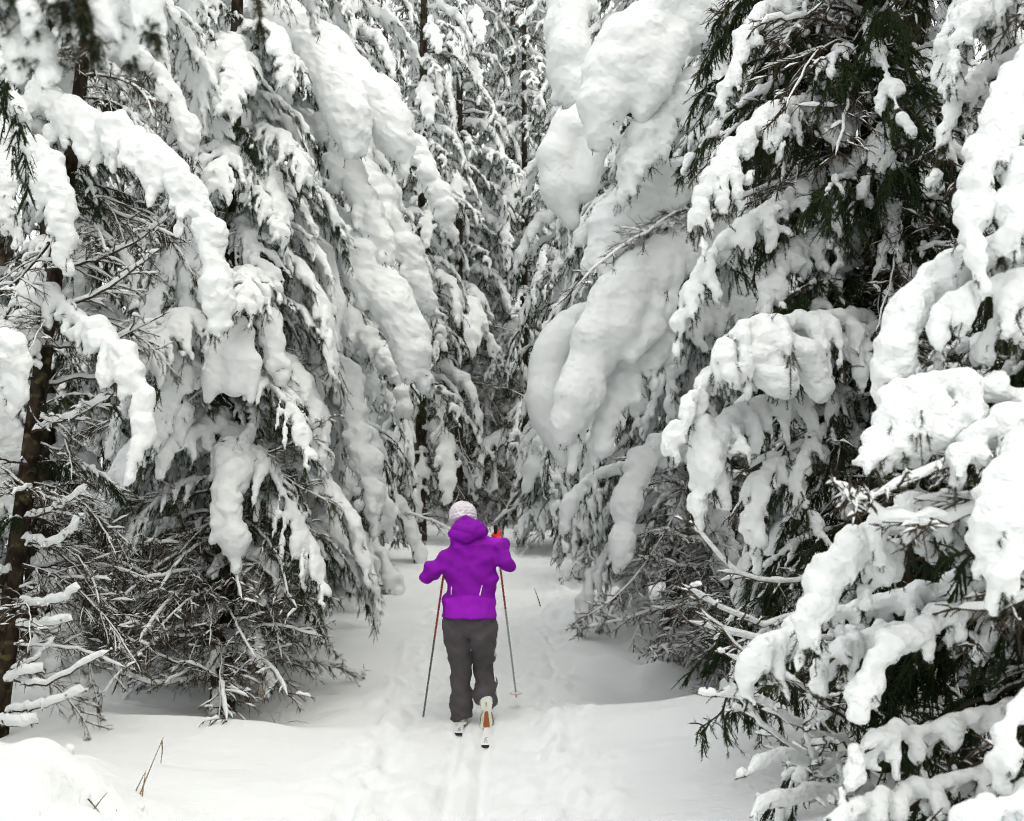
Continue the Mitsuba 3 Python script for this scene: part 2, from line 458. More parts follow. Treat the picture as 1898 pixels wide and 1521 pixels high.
def ground_z(x, y, detail=True):
    x, y = np.broadcast_arrays(np.asarray(x, float), np.asarray(y, float))
    far = np.clip(y, -5, 45)
    z = 0.05 * smoothmax0(far - 8.0, 1.2) - 0.05 * smoothmax0(-8.0 + 0 * far, 1.2)
    dx = x - path_x(y)
    z = z - 0.07 * np.exp(-(dx / 0.62)**4)                                        # the trodden trough
    z = z + 0.16 * (1 - np.exp(-(np.maximum(np.abs(dx) - 0.9, 0) / 1.6)**2))       # banks under the trees
    z = z + 0.24 * gauss(x, y, 1.85, 6.6, 0.85, 0.8, 0.1)                         # bright drift at the right
    z = z - 0.30 * gauss(x, y, 1.55, 8.6, 0.9, 0.75)                               # hollow behind it
    z = z + 0.10 * gauss(x, y, -1.9, 6.6, 1.3, 0.5, 0.1)                           # drift at the left
    z = z - 0.18 * gauss(x, y, -2.3, 7.35, 0.9, 0.4)
    z = z + 0.58 * gauss(x, y, -2.3, 4.1, 0.5, 0.7, 0.2)                        # mound in the left corner
    z = z + 0.13 * gauss(x, y, -1.35, 10.0, 0.9, 0.7)
    z = z + 0.12 * gauss(x, y, -1.15, 13.2, 0.7, 0.9) + 0.14 * gauss(x, y, 1.45, 12.2, 0.6, 0.8)
    z = z + 0.3 * gauss(x, y, 2.6, 3.6, 0.8, 1.0)
    for cx, cy, r, hh in ((0.62, 9.5, 0.16, 0.07), (0.85, 9.35, 0.15, 0.11), (1.05, 9.3, 0.17, 0.12), (1.28, 9.1, 0.15, 0.13), (1.5, 9.05, 0.18, 0.14), (1.18, 8.95, 0.11, 0.08)):
        z = z + hh * np.exp(-(((x - cx) / (1.2 * r))**2 + ((y - cy) / r)**2))
    mound = gauss(x, y, -2.1, 4.2, 0.5, 0.7, 0.2)
    z = z + mound * 0.5 * (np.abs(meshkit.fbm(np.stack([x * 2.4 + y, y * 1.6 - x * 1.5, 0 * x], -1), 2, 21) - 0.5) - 0.15)
    p = np.stack([x * 0.8, y * 1.3, 0 * x], -1)
    z = z + (meshkit.fbm(p, 3, 3) - 0.5) * 0.16
    if detail:
        near = np.exp(-(np.maximum(y - 6, 0) / 14)**2)
        off = np.clip((np.abs(dx) - 0.5) / 0.5, 0, 1)
        rip = meshkit.fbm(np.stack([x * 1.1 + y * 0.5, y * 4.2 - x * 0.8, 0 * x], -1), 2, 9) - 0.5     # wind ripples
        z = z + rip * 0.05 * off
        tr = 1 - np.clip((np.abs(dx) - 0.55) / 0.35, 0, 1)
        lump = meshkit.fbm(np.stack([x * 7, y * 4.5, 0 * x], -1), 3, 5) - 0.5
        edge = np.exp(-((np.abs(dx) - 0.62) / 0.22)**2)
        lump2 = meshkit.fbm(np.stack([x * 13, y * 9, 0 * x], -1), 2, 8) - 0.5
        z = z + (lump * (0.07 * tr + 0.13 * edge) + lump2 * (0.035 * tr + 0.07 * edge)) * (0.5 + 0.5 * near)
        # the two ski grooves, pressed where the skis have passed
        g = np.exp(-((np.abs(x + 0.267) - 0.094) / 0.036)**4) * (1 / (1 + np.exp(np.clip((y - 8.0) * 4, -50, 50))))
        z = z - 0.045 * g
        z = z - g * lump * 0.03
        # pole and foot marks beside the track
        for cx, cy, r in ((0.42, 5.25, 0.07), (0.55, 5.9, 0.05), (0.36, 4.75, 0.1), (0.62, 4.6, 0.09), (0.5, 6.9, 0.05), (-0.95, 5.7, 0.05), (0.3, 8.4, 0.12), (0.42, 9.2, 0.1),
                          (0.75, 11.5, 0.13), (0.95, 12.3, 0.13), (0.85, 13.2, 0.15), (1.05, 14.2, 0.15), (1.0, 15.2, 0.16), (0.6, 10.4, 0.12), (-0.62, 6.9, 0.06)):
            z = z - 0.065 * np.exp(-((x - cx)**2 + (y - cy)**2) / (r * r))
        z = z + (meshkit.noise(np.stack([x * 24, y * 24, 0 * x], -1), 2) - 0.5) * 0.007
    return z


def grow(a, b, first, factor):
    out, st = [a], first
    while out[-1] < b:
        out.append(out[-1] + st)
        st *= factor
    return np.array(out)


gx = np.concatenate([-grow(5.0, 900, 0.08, 1.25)[::-1], np.arange(-4.96, 4.97, 0.034), grow(5.0, 900, 0.08, 1.25)])
gy = np.concatenate([-grow(-1.0, 900, 0.2, 1.3)[::-1], np.arange(1.3, 3.6, 0.1), np.arange(3.6, 11, 0.03), np.arange(11, 20, 0.06), grow(20, 1200, 0.1, 1.1)])
GX, GY = np.meshgrid(gx, gy, indexing='ij')
GZ = ground_z(GX, GY)
nI, nJ = GX.shape
ii, jj = np.meshgrid(np.arange(nI - 1), np.arange(nJ - 1), indexing='ij')
q = np.stack([ii * nJ + jj, (ii + 1) * nJ + jj, (ii + 1) * nJ + jj + 1, ii * nJ + jj + 1], -1).reshape(-1, 4)
put('snow_ground', (np.stack([GX, GY, GZ], -1).reshape(-1, 3), np.vstack([q[:, [0, 1, 2]], q[:, [0, 2, 3]]])), 'snow_mat', True)
lab('snow_ground', 'deep snow over the forest path with ski tracks and soft drifts', 'snow', kind='structure')


def gz(x, y):
    return float(ground_z(np.array([x]), np.array([y]))[0])


# ------------------------------------------------------------------ boughs shared by the forest trees
def arch(L, rise, fall, n=9, yaw=0.0):
    u = np.linspace(0, 1, n)
    x = L * u * (1 - 0.28 * u**2 * min(1, fall))
    return np.stack([x, 0.12 * L * yaw * u**2, L * (rise * u - fall * u**2.2)], 1)


def group(name, parts):
    w, n, s = parts
    d = {'type': 'shapegroup'}
    for key, m, mat, sm in (('branch', w, 'twig_mat', False), ('needles', n, 'needle_mat', False), ('snow', s, 'snow_mat', True)):
        if m is not None:
            d[key] = mikit.ply(m, mat, smooth=sm)
    scene[name] = d


for i, (L, ri, fa, W, R, dr_, pt) in enumerate([(1.5, 0.22, 0.85, 0.52, 0.052, 1.0, 0.7), (1.5, 0.12, 0.6, 0.6, 0.045, 1.1, 0.9), (1.5, 0.28, 1.15, 0.46, 0.058, 0.9, 0.6),
                                               (1.5, 0.05, 0.7, 0.56, 0.038, 1.2, 1.0), (1.5, 0.2, 0.95, 0.45, 0.068, 0.8, 0.7), (1.5, 0.22, 0.75, 0.62, 0.033, 1.2, 1.1)]):
    ax = arch(L, ri, fa, yaw=(-1)**i * 0.6)
    group(f'bough_group_near_{i}', bough(ax, W, R * 1.0, 100 + i, dr_, 0.028, 16, 1, bare=0.2, patch=pt * 0.9, cover=0.94, hang=0.7, main=0.8))
    group(f'bough_group_far_{i}', bough(ax, W, R * 1.2, 200 + i, dr_, 0.055, 10, 2, bare=0.22, patch=pt * 0.8, cover=0.88, nd=0.6, hang=0.7, main=0.8))
    group(f'bough_group_high_{i}', bough(ax, W, R * 1.6, 200 + i, dr_, 0.085, 7, 2, nd=0.7, bare=0.2))
for i in range(4):
    ax = arch(1.5, 0.1 - 0.12 * i / 3, 0.25 + 0.12 * i, yaw=(-1)**i)
    group(f'bare_group_near_{i}', bare_bough(ax, 0.55, 300 + i, 0.3, 13, 0.011, 0.014, 1, sub=8, tipgreen=0.25))
    group(f'bare_group_gap_{i}', bare_bough(ax, 0.6, 440 + i, 0.4, 10, 0.013, 0.006, 2, sub=7, tipgreen=0.4))
    group(f'bare_group_far_{i}', bare_bough(ax, 0.6, 400 + i, 0.4, 8, 0.013, 0.014, 2, sub=5, tipgreen=0.8))


for i in range(5):
    ax = arch(1.0, 0.05 - 0.1 * i / 4, 0.2 + 0.12 * i, yaw=(-1)**i)
    group(f'inner_group_{i}', bough(ax, 0.28, 0.006 + 0.004 * i, 600 + i, 1.4, 0.017, 18, 1, patch=1.0, cover=0.35, hang=1.1, nd=1.6))
    group(f'twig_group_{i}', bare_bough(ax, 0.4, 640 + i, 0.3, 20, 0.009, 0.010, 0, sub=8, tipgreen=0.4, gap=0.45))


def trunk_mesh(x, y, h, r0, rng, lean=(0, 0)):
    z0 = gz(x, y) - 0.15
    u = np.linspace(0, 1, 24)
    pts = np.stack([x + lean[0] * u + np.cumsum(rng.normal(size=24)) * 0.006, y + lean[1] * u + np.cumsum(rng.normal(size=24)) * 0.006, z0 + h * u], 1)
    r = r0 * (1 - u)**0.8 + 0.012
    r[0] *= 1.35
    return pts, tubes(pts[None], r[None], 10)


def forest_tree(name, label, x, y, h, r0, zlow, zbare, Lmax, seed, lod='near', step=0.17, far=False, skip=None, group_=None, mat='bark_mat', gap=False):
    """A whole snow-laden spruce: trunk, bare lower branches from zlow to zbare, live boughs above."""
    rng = np.random.default_rng(seed)
    key = key_of(name)
    pts, tm = trunk_mesh(x, y, h, r0, rng)
    put(f'{key}__trunk', tm, mat, True)
    lab(key, label, 'tree', group_)
    z0, az, z, j = pts[0, 2], rng.uniform(0, 6.28), zlow, 0
    while z < h * 0.985:
        az += 2.4 + rng.normal() * 0.25
        t = z / h
        bare = z < zbare
        L = (Lmax * (1 - t)**0.75 * (0.85 if bare else 1.0) + 0.25) * rng.uniform(0.75, 1.15)
        p = np.array([np.interp(z, pts[:, 2] - z0, pts[:, k]) for k in range(3)])
        high = z > 1.65 + 0.5 * y + 1.0
        z += step * (0.6 if bare else 3.0 if high else 0.75) * rng.uniform(0.7, 1.3)
        if skip is not None and skip(p, az, L):
            continue
        sc = L / 1.35
        m = T().translate(p.tolist()).rotate([0, 0, 1], math.degrees(az)).rotate([0, 1, 0], rng.normal() * 7 + (0 if bare else (6 - 22 * t))).rotate([1, 0, 0], rng.normal() * 9).scale([sc, sc * rng.choice([-1, 1]), sc])
        kind = 'bare' if bare else 'bough'
        use = 'high' if high and not bare else 'gap' if bare and gap else lod
        g = f'{kind}_group_{use}_{rng.integers(4 if bare else 6)}'
        bk = (f'{key}__crown__{j:03d}' if far else key_of(f'{key}__{"dead_branch" if bare else "bough"}'))
        scene[bk] = {'type': 'instance', 'shapegroup': {'type': 'ref', 'id': g}, 'to_world': m}
        j += 1
    return key


# ------------------------------------------------------------------ the forest, from the path outwards
FOREST = [  # name, label, x, y, height, trunk radius, lowest branch, lowest live bough, longest bough, lod, far
    ('spruce_tree', 'snowy spruce with a thin dark trunk behind the lichen-spotted trunk on the left', -2.2, 7.6, 9.5, 0.07, 0.35, 1.5, 1.05, 'near', False),
    ('spruce_tree', 'snow-laden spruce left of the path with long drooping boughs beside the skier', -2.65, 9.6, 12.0, 0.09, 0.4, 1.0, 1.35, 'near', False),
    ('spruce_tree', 'snow-covered spruce left of the path beyond the skier, boughs almost to the ground', -2.85, 12.6, 16.0, 0.085, 0.3, 0.7, 1.35, 'near', False),
    ('spruce_tree', 'tall spruce on the left with a steep wall of snowy boughs', -2.75, 15.6, 20.0, 0.09, 0.4, 1.0, 1.6, 'far', False),
    ('spruce_tree', 'spruce with a bare dark trunk foot showing left of the skier\'s head', -1.75, 18.8, 22.0, 0.1, 0.5, 1.8, 1.25, 'far', False),
    ('spruce_tree', 'greyish spruce with bare brown branches beside the dark gap at the end of the path', -1.25, 23.0, 25.0, 0.1, 0.6, 4.6, 1.9, 'far', False),
    ('spruce_tree', 'far spruce closing the end of the path behind the white hat', 0.0, 26.0, 26.0, 0.1, 0.5, 3.2, 2.1, 'far', False),
    ('spruce_tree', 'far spruce at the right end of the path with brown lower branches', 1.5, 28.5, 27.0, 0.1, 0.5, 1.6, 2.1, 'far', False),
    ('spruce_tree', 'narrow spruce right of the dark gap with boughs arching left over the path', 1.35, 18.6, 21.0, 0.09, 0.6, 1.2, 1.55, 'far', False),
    ('spruce_tree', 'tall snowy spruce on the right just behind the smooth hanging snow slabs', 1.75, 14.6, 18.0, 0.09, 0.4, 0.9, 1.35, 'near', False),
    ('spruce_tree', 'spruce on the right carrying two big smooth grey slabs of hanging snow', 1.75, 10.6, 12.5, 0.1, 0.35, 1.2, 1.15, 'near', False),
    ('spruce_tree', 'spruce with a dark bare trunk foot and tangled twigs right of the path', 2.35, 9.2, 12.0, 0.085, 0.2, 1.5, 1.2, 'near', False),
    ('spruce_tree', 'shadowed spruce behind the boughs at the upper right', 2.9, 6.9, 12.0, 0.1, 0.3, 0.9, 1.3, 'near', False),
    ('spruce_tree', 'snowy spruce just right of the white hat, closing the far end of the path', 0.3, 23.6, 22.0, 0.09, 0.5, 0.9, 1.7, 'far', False),
    ('spruce_tree', 'snowy spruce deep in the stand behind the lichen-spotted trunk', -4.1, 8.6, 11.0, 0.1, 0.3, 0.9, 1.3, 'near', False),
    ('spruce_tree', 'snowy spruce standing in the second row on the left, seen between the front trees', -3.9, 11.6, 13.0, 0.1, 0.4, 0.9, 1.4, 'near', False),
]
for i, (nm, lb, x, y, h, r0, zl, zb, Lm, lod, far) in enumerate(FOREST):
    forest_tree(nm, lb, x, y, h, r0, zl, zb, Lm, 500 + i, lod, 0.125 if lod == 'near' else 0.145, far, gap=i in (4, 5, 6))

rng0 = np.random.default_rng(77)
BACK = []
for side in (-1, 1):
    for row, xo in enumerate((4.3, 6.3)):
        for y in np.arange(5.5 + row, 34, 2.7):
            BACK.append((side * (xo + rng0.normal() * 0.35) + path_x(y) * 0.8, y + rng0.normal() * 0.4))
for x in np.arange(-2.4, 5, 1.5):
    for y in (30.5, 33, 36):
        BACK.append((x + rng0.normal() * 0.4, y + rng0.normal() * 0.5))
BACK = [b for b in BACK if all((b[0] - f[2])**2 + (b[1] - f[3])**2 > 1.4 for f in FOREST) and abs(b[0]) < 0.56 * b[1] + 3.0]
for i, (x, y) in enumerate(BACK):
    forest_tree('background_spruce', 'snowy spruce in the crowded stand behind the trees that line the path', x, y, rng0.uniform(13, 17) if y < 24 else rng0.uniform(21, 27), 0.09, 0.5,
                rng0.uniform(0.8, 1.8), rng0.uniform(1.3, 1.6) * (1 if y < 24 else 1.35), 900 + i, 'far', 0.44, True, group_='spruces crowding behind the front rows')
# two more of the stand beside the photographer, just outside the picture
for x, y, wh in ((-2.95, 3.25, 'left edge of the picture ahead of the photographer'), (-3.2, 0.2, 'left of the photographer'), (3.5, 0.6, 'right of the photographer'), (4.6, 3.2, 'far right behind the nearest spruce')):
    forest_tree('flanking_spruce', 'snowy spruce standing ' + ('at the ' if 'edge' in wh or 'far' in wh else '') + wh, x, y, 12, 0.1, 0.5, 0.9, 1.5, 1200 + int(y * 10), 'near' if x < 0 and y > 1 else 'far', 0.2 if x < 0 and y > 1 else 0.34, True,
                skip=lambda p, az, L: p[0] < 0 and p[0] + L * 0.9 * math.cos(az) > -0.5 * (p[1] + L * 0.9 * math.sin(az)) - 0.15 and p[2] < 3.9)
print(len(BACK), 'background trees', len(scene), 'entries')


# ------------------------------------------------------------------ the trees in front, bough by bough
TREES = {}


def front_tree(code, name, label, x, y, h, r0, seed, mat='bark_mat', lean=(0, 0), zc=4.6):
    key = key_of(name)
    pts, tm = trunk_mesh(x, y, h, r0, np.random.default_rng(seed), lean)
    put(f'{key}__trunk', tm, mat, True)
    lab(key, label, 'tree')
    TREES[code] = (key, pts)
    rng = np.random.default_rng(seed + 50)
    z, az = zc, 0.0
    while z < h * 0.97:                                 # the crown above the frame
        az += 2.4 + rng.normal() * 0.3
        p = np.array([np.interp(z, pts[:, 2], pts[:, k]) for k in range(3)])
        sc = 0.95 * (1 - z / h)**0.6 + 0.2
        m = T().translate(p.tolist()).rotate([0, 0, 1], math.degrees(az)).rotate([0, 1, 0], rng.normal() * 8).scale(sc)
        scene[key_of(f'{key}__bough')] = {'type': 'instance', 'shapegroup': {'type': 'ref', 'id': f'bough_group_near_{rng.integers(6)}'}, 'to_world': m}
        z += 0.2


front_tree('L0', 'overhanging_spruce', 'near spruce whose blurred snowy bough hangs into the upper left corner', -2.35, 1.7, 9, 0.09, 1, zc=3.5)
front_tree('L1', 'lichen_trunk_spruce', 'dark thin trunk spotted with yellow lichen at the left edge, bare snow-lined branches', -3.12, 6.05, 8.5, 0.05, 2, 'lichen_bark_mat', (0.68, 0.2))
front_tree('R1', 'foreground_spruce', 'nearest spruce, filling the right edge with thick lobes of snow', 2.62, 3.25, 9, 0.11, 3, zc=4.2)
front_tree('R2', 'foreground_spruce', 'dark-hearted spruce right of the skier with hand-shaped snow on its boughs', 1.98, 5.2, 11, 0.1, 4)
for code, i in (('L2', 0), ('L3', 1), ('L4', 2), ('L5', 3), ('L6', 4), ('R5', 8), ('R45', 9), ('R4', 10), ('R3', 11), ('R25', 12)):
    nm = 'spruce_tree' + (f'_{i:03d}' if i else '')
    u = np.linspace(0, 1, 24)
    x, y, h = FOREST[i][2], FOREST[i][3], FOREST[i][4]
    TREES[code] = (nm, np.stack([x + 0 * u, y + 0 * u, gz(x, y) + h * u], 1))


def trunk_at(code, z):
    pts = TREES[code][1]
    return np.array([np.interp(z, pts[:, 2], pts[:, k]) for k in range(3)])


hero_n = [0]


def hero(code, px, W=0.25, R=0.05, root=0.10, load=None, **kw):
    """One bough of a front tree from its trunk through the points px = (photo x, photo y, metres ahead)."""
    hero_n[0] += 1
    pts = [P(*q) for q in px]
    if root is not None:
        r = trunk_at(code, pts[0][2] + root)
        gap = np.linalg.norm(r - pts[0])
        if gap > 0.25:
            pts = [r] + ([r * 0.5 + pts[0] * 0.5 + [0, 0, 0.06 * gap]] if gap > 0.7 else []) + pts
    d = np.mean([q[2] for q in px])
    caps = None
    if load:
        caps, q_ = [], 0.85 if code in ('R1', 'R2') else 1.0
        for line in load:
            c = [P(a, b, dd) for a, b, dd, r in line]
            for i in range(max(1, len(line) - 1)):
                j = min(i + 1, len(line) - 1)
                caps.append([*c[i], *c[j], line[i][3] * q_, line[j][3] * q_])
        caps = np.array(caps)
    near = code in ('R1', 'R2')
    if load and not near:
        kw.setdefault('k', 0.02)
    o = dict(hang=1.2, thick=0.78 if near else 1.0, nd=2.0 if near else 1.2, bare=0.36 if near else 0.26, ang=(48, 78) if near else (38, 66), main=0.9 if near else 1.0, seed=hero_n[0] * 7 + 11, voxel=0.0085 + 0.0016 * d, lod=0 if d < 6.2 else 1, sides_per_m=14 if near else 20, patch=0.4 if near else 0.7)
    o.update(kw)
    return add_bough(TREES[code][0], bough(pts, W, R * (0.63 if code == 'R1' else 0.72 if code in ('R2', 'L1') else 0.8), load=caps, **o))


def bare(code, px, W=0.3, root=None, name='dead_branch', **kw):
    hero_n[0] += 1
    pts = [P(*q) for q in px]
    if root is not None:
        pts = [trunk_at(code, pts[0][2] + root)] + pts
    o = dict(seed=hero_n[0] * 5 + 3)
    o.update(kw)
    return add_bough(TREES[code][0], bare_bough(pts, W, **o), name)


rr = np.random.default_rng(31)


def inner_boughs(code, count, z0, z1, az0, az1, l0, l1, twigs=1, live=None):
    """The dark inside of a tree: thin boughs and dead twigs that catch little snow."""
    for i in range(count):
        p = trunk_at(code, rr.uniform(z0, z1))
        sc = rr.uniform(l0, l1)
        m = T().translate(p.tolist()).rotate([0, 0, 1], math.degrees(rr.uniform(az0, az1))).rotate([0, 1, 0], rr.normal() * 10).rotate([1, 0, 0], rr.normal() * 14).scale([sc, sc * rr.choice([-1, 1]), sc])
        dead = i % 3 < twigs
        scene[key_of(f'{TREES[code][0]}__{"dead_branch" if dead else "bough"}')] = {
            'type': 'instance', 'shapegroup': {'type': 'ref', 'id': f'{"twig_group" if dead else live or "inner_group"}_{rr.integers(5)}'}, 'to_world': m}



# --- upper left corner, close to the camera
hero('L0', [(-60, -40, 1.95), (60, -20, 1.95), (170, 10, 1.95), (235, 50, 1.97)], 0.15, 0.034, droop=1.5, bare=0.5, hang=2.4, cover=0.7, nd=1.8)
hero('L0', [(-80, 40, 2.0), (0, 40, 2.0), (60, 70, 2.0), (95, 120, 2.0)], 0.12, 0.032, droop=1.6, bare=0.5, hang=2.2, cover=0.6, nd=1.8)
hero('L0', [(330, -160, 2.0), (440, -110, 2.0), (476, -30, 2.0), (482, 40, 2.0)], 0.07, 0.012, droop=1.5, bare=0.6, cover=0.5)
hero('L0', [(180, -90, 1.9), (250, -50, 1.9), (300, 0, 1.9), (290, 50, 1.9)], 0.11, 0.028, droop=1.4, bare=0.5, hang=1.8, cover=0.7, nd=1.8)
hero('L0', [(-40, -80, 1.9), (60, -60, 1.9), (150, -20, 1.9), (170, 60, 1.9)], 0.12, 0.0, droop=1.6, hang=2.5, nd=2.0)

# --- the lichen trunk: its live boughs
hero('L1', [(60, 195, 5.9), (150, 235, 5.8), (270, 285, 5.6), (340, 350, 5.5), (390, 440, 5.45), (405, 590, 5.4)], 0.26, 0.085, droop=1.5, sides_per_m=20)
hero('L1', [(30, 270, 5.8), (90, 310, 5.6), (110, 380, 5.5), (120, 470, 5.5)], 0.22, 0.085, droop=1.5)
hero('L1', [(20, 240, 5.7), (10, 330, 5.5), (20, 420, 5.5)], 0.22, 0.06, droop=1.6)
hero('L1', [(100, 555, 5.9), (170, 620, 5.6), (235, 680, 5.4), (268, 760, 5.35), (255, 860, 5.3)], 0.2, 0.06, droop=1.6, rough=0.7)
hero('L1', [(-40, 640, 5.4), (10, 660, 5.2), (30, 740, 5.2)], 0.2, 0.07, droop=1.6)
hero('L1', [(130, 110, 6.2), (230, 105, 6.3), (310, 170, 6.4), (350, 260, 6.4)], 0.3, 0.075, droop=1.4)
hero('L1', [(120, 30, 6.4), (200, 30, 6.5), (270, 70, 6.5), (310, 150, 6.5)], 0.3, 0.06, droop=1.4)
hero('L1', [(120, 420, 6.1), (190, 440, 6.0), (240, 500, 6.0), (250, 560, 6.0)], 0.2, 0.035, droop=1.2, patch=0.8)
# --- and its dead branches with strips of snow
for i, (a, b, c, W, sn) in enumerate([((85, 500, 6.1), (210, 470, 5.8), (335, 385, 5.6), 0.3, 0.016), ((70, 590, 6.0), (190, 540, 5.7), (300, 460, 5.5), 0.3, 0.016),
                                     ((75, 640, 6.05), (180, 640, 5.8), (290, 590, 5.7), 0.3, 0.016), ((60, 700, 6.0), (20, 690, 5.7), (-40, 640, 5.5), 0.25, 0.015),
                                     ((60, 800, 6.0), (140, 770, 5.7), (210, 730, 5.5), 0.25, 0.022), ((50, 860, 6.0), (0, 850, 5.8), (-50, 830, 5.6), 0.2, 0.016),
                                     ((45, 960, 6.0), (110, 940, 5.8), (165, 900, 5.7), 0.15, 0.022), ((40, 1000, 6.0), (100, 1010, 5.8), (150, 960, 5.7), 0.1, 0.026),
                                     ((30, 1120, 5.9), (90, 1120, 5.7), (150, 1090, 5.6), 0.06, 0.024), ((30, 1160, 5.9), (80, 1160, 5.7), (135, 1150, 5.6), 0.06, 0.022),
                                     ((20, 1260, 5.8), (90, 1265, 5.5), (205, 1205, 5.3), 0.05, 0.017), ((20, 1240, 5.85), (60, 1225, 5.7), (105, 1180, 5.7), 0.05, 0.022),
                                     ((10, 1320, 5.75), (80, 1310, 5.5), (160, 1280, 5.4), 0.05, 0.024), ((0, 1340, 5.7), (40, 1345, 5.5), (70, 1340, 5.5), 0.04, 0.028),
                                     ((10, 1265, 5.8), (40, 1250, 5.6), (80, 1245, 5.6), 0.04, 0.028), ((20, 1060, 5.95), (-30, 1060, 5.7), (-80, 1040, 5.6), 0.1, 0.022),
                                     ((90, 450, 6.1), (30, 520, 5.7), (-40, 560, 5.4), 0.35, 0.014), ((95, 380, 6.2), (200, 390, 6.1), (330, 440, 6.0), 0.35, 0.012),
                                     ((80, 560, 6.1), (150, 600, 6.3), (260, 650, 6.5), 0.4, 0.012), ((60, 720, 6.1), (160, 700, 6.3), (270, 720, 6.6), 0.4, 0.013)]):
    bare('L1', [a, b, c], W, snow=sn * 0.8, main_snow=1.15, r_wood=0.012, sides_per_m=18 if i < 8 or i > 14 else 9, sub=6 if i < 8 or i > 14 else 2, up=0.05, gap=0.12)

# --- the thin spruce behind it
hero('L2', [(350, 600, 7.3), (330, 660, 7.2), (320, 730, 7.1), (330, 800, 7.1)], 0.24, 0.09, droop=1.4)
hero('L2', [(380, 800, 7.3), (320, 825, 7.1), (300, 860, 7.0)], 0.22, 0.07, droop=1.6)
hero('L2', [(430, 830, 7.3), (425, 890, 7.1), (420, 950, 7.0), (430, 1010, 7.0)], 0.26, 0.09, droop=1.4)
hero('L2', [(480, 560, 7.4), (500, 620, 7.2), (520, 700, 7.2)], 0.2, 0.08, droop=1.4)
hero('L2', [(440, 610, 7.1), (415, 650, 6.9), (395, 710, 6.85)], 0.12, 0.05, droop=1.3, rough=0.35, k=0.02, load=[[(460, 615, 6.9, 0.05), (440, 660, 6.85, 0.11), (435, 715, 6.85, 0.08)], [(400, 690, 6.85, 0.07), (385, 740, 6.85, 0.03)], [(468, 670, 6.85, 0.07), (465, 740, 6.85, 0.03)]])
hero('L2', [(470, 1030, 7.4), (500, 1050, 7.2), (520, 1100, 7.1)], 0.14, 0.04, droop=1.4)
hero('L2', [(440, 1200, 7.4), (470, 1215, 7.2), (500, 1260, 7.2)], 0.16, 0.035, droop=1.4)
hero('L2', [(430, 1010, 7.4), (440, 1060, 7.2), (445, 1120, 7.2)], 0.12, 0.022, droop=1.0, patch=0.9)
for i, (a, b, c, W, sn) in enumerate([((420, 900, 7.6), (250, 930, 7.3), (120, 850, 7.1), 0.5, 0.012), ((420, 960, 7.6), (270, 1010, 7.2), (150, 960, 7.0), 0.5, 0.012),
                                     ((425, 1050, 7.6), (300, 1070, 7.2), (150, 1010, 6.9), 0.5, 0.014), ((425, 1110, 7.6), (280, 1110, 7.2), (150, 1090, 6.9), 0.45, 0.015),
                                     ((430, 1160, 7.5), (320, 1180, 7.1), (180, 1120, 6.8), 0.45, 0.016), ((430, 1240, 7.5), (330, 1230, 7.1), (180, 1150, 6.8), 0.3, 0.016),
                                     ((430, 1120, 7.5), (500, 1090, 7.3), (560, 1030, 7.2), 0.35, 0.012), ((430, 1180, 7.5), (500, 1160, 7.2), (600, 1180, 7.1), 0.25, 0.013),
                                     ((430, 860, 7.6), (520, 830, 7.3), (620, 770, 7.2), 0.4, 0.012), ((425, 800, 7.6), (520, 880, 7.3), (610, 930, 7.2), 0.4, 0.012),
                                     ((425, 990, 7.6), (520, 960, 7.4), (590, 990, 7.3), 0.35, 0.012), ((430, 1230, 7.4), (300, 1270, 7.0), (200, 1230, 6.8), 0.15, 0.02),
                                     ((420, 700, 7.6), (260, 760, 7.4), (150, 800, 7.3), 0.5, 0.012), ((430, 1080, 7.6), (360, 1010, 7.4), (310, 900, 7.4), 0.45, 0.011)]):
    bare('L2', [a, b, c], W, snow=sn * 0.62, sides_per_m=26, sub=11, up=0.02, gap=0.25, tipgreen=0.12, droop=0.35, r_wood=0.011)

# --- the big drooping boughs left of the skier
hero('L3', [(500, 330, 8.6), (540, 400, 8.4), (585, 470, 8.3), (605, 540, 8.3), (590, 640, 8.3)], 0.2, 0.07, droop=1.3, rough=0.35,
     k=0.02, load=[[(470, 350, 8.4, 0.04), (540, 400, 8.3, 0.055), (595, 470, 8.2, 0.10), (610, 560, 8.2, 0.13), (595, 650, 8.2, 0.12), (582, 715, 8.2, 0.06)], [(610, 650, 8.2, 0.08), (600, 730, 8.2, 0.04)], [(455, 345, 8.3, 0.03), (500, 355, 8.3, 0.05), (560, 320, 8.4, 0.04)]])
hero('L3', [(490, 30, 8.6), (560, 70, 8.3), (620, 150, 8.1), (650, 250, 8.0)], 0.42, 0.13, droop=1.3, load=[[(520, 60, 8.3, 0.07), (580, 110, 8.1, 0.12), (620, 200, 8.0, 0.10)]])
hero('L3', [(590, 80, 9.0), (660, 140, 8.8), (710, 200, 8.7), (735, 280, 8.6)], 0.42, 0.12, droop=1.4, load=[[(610, 110, 8.8, 0.07), (680, 170, 8.6, 0.12), (710, 240, 8.6, 0.08)]])
hero('L3', [(600, 250, 9.0), (650, 330, 8.8), (690, 400, 8.7), (720, 480, 8.6)], 0.4, 0.09, droop=1.4)
hero('L3', [(630, 430, 9.0), (690, 500, 8.7), (740, 570, 8.6), (770, 680, 8.5)], 0.4, 0.12, droop=1.4, load=[[(660, 500, 8.6, 0.07), (720, 570, 8.5, 0.13), (750, 650, 8.5, 0.1)]])
hero('L3', [(560, 690, 8.8), (580, 740, 8.5), (590, 800, 8.4)], 0.3, 0.08, droop=1.5)
hero('L3', [(400, 60, 8.8), (430, 130, 8.6), (470, 210, 8.5), (500, 300, 8.5)], 0.3, 0.08, droop=1.4)
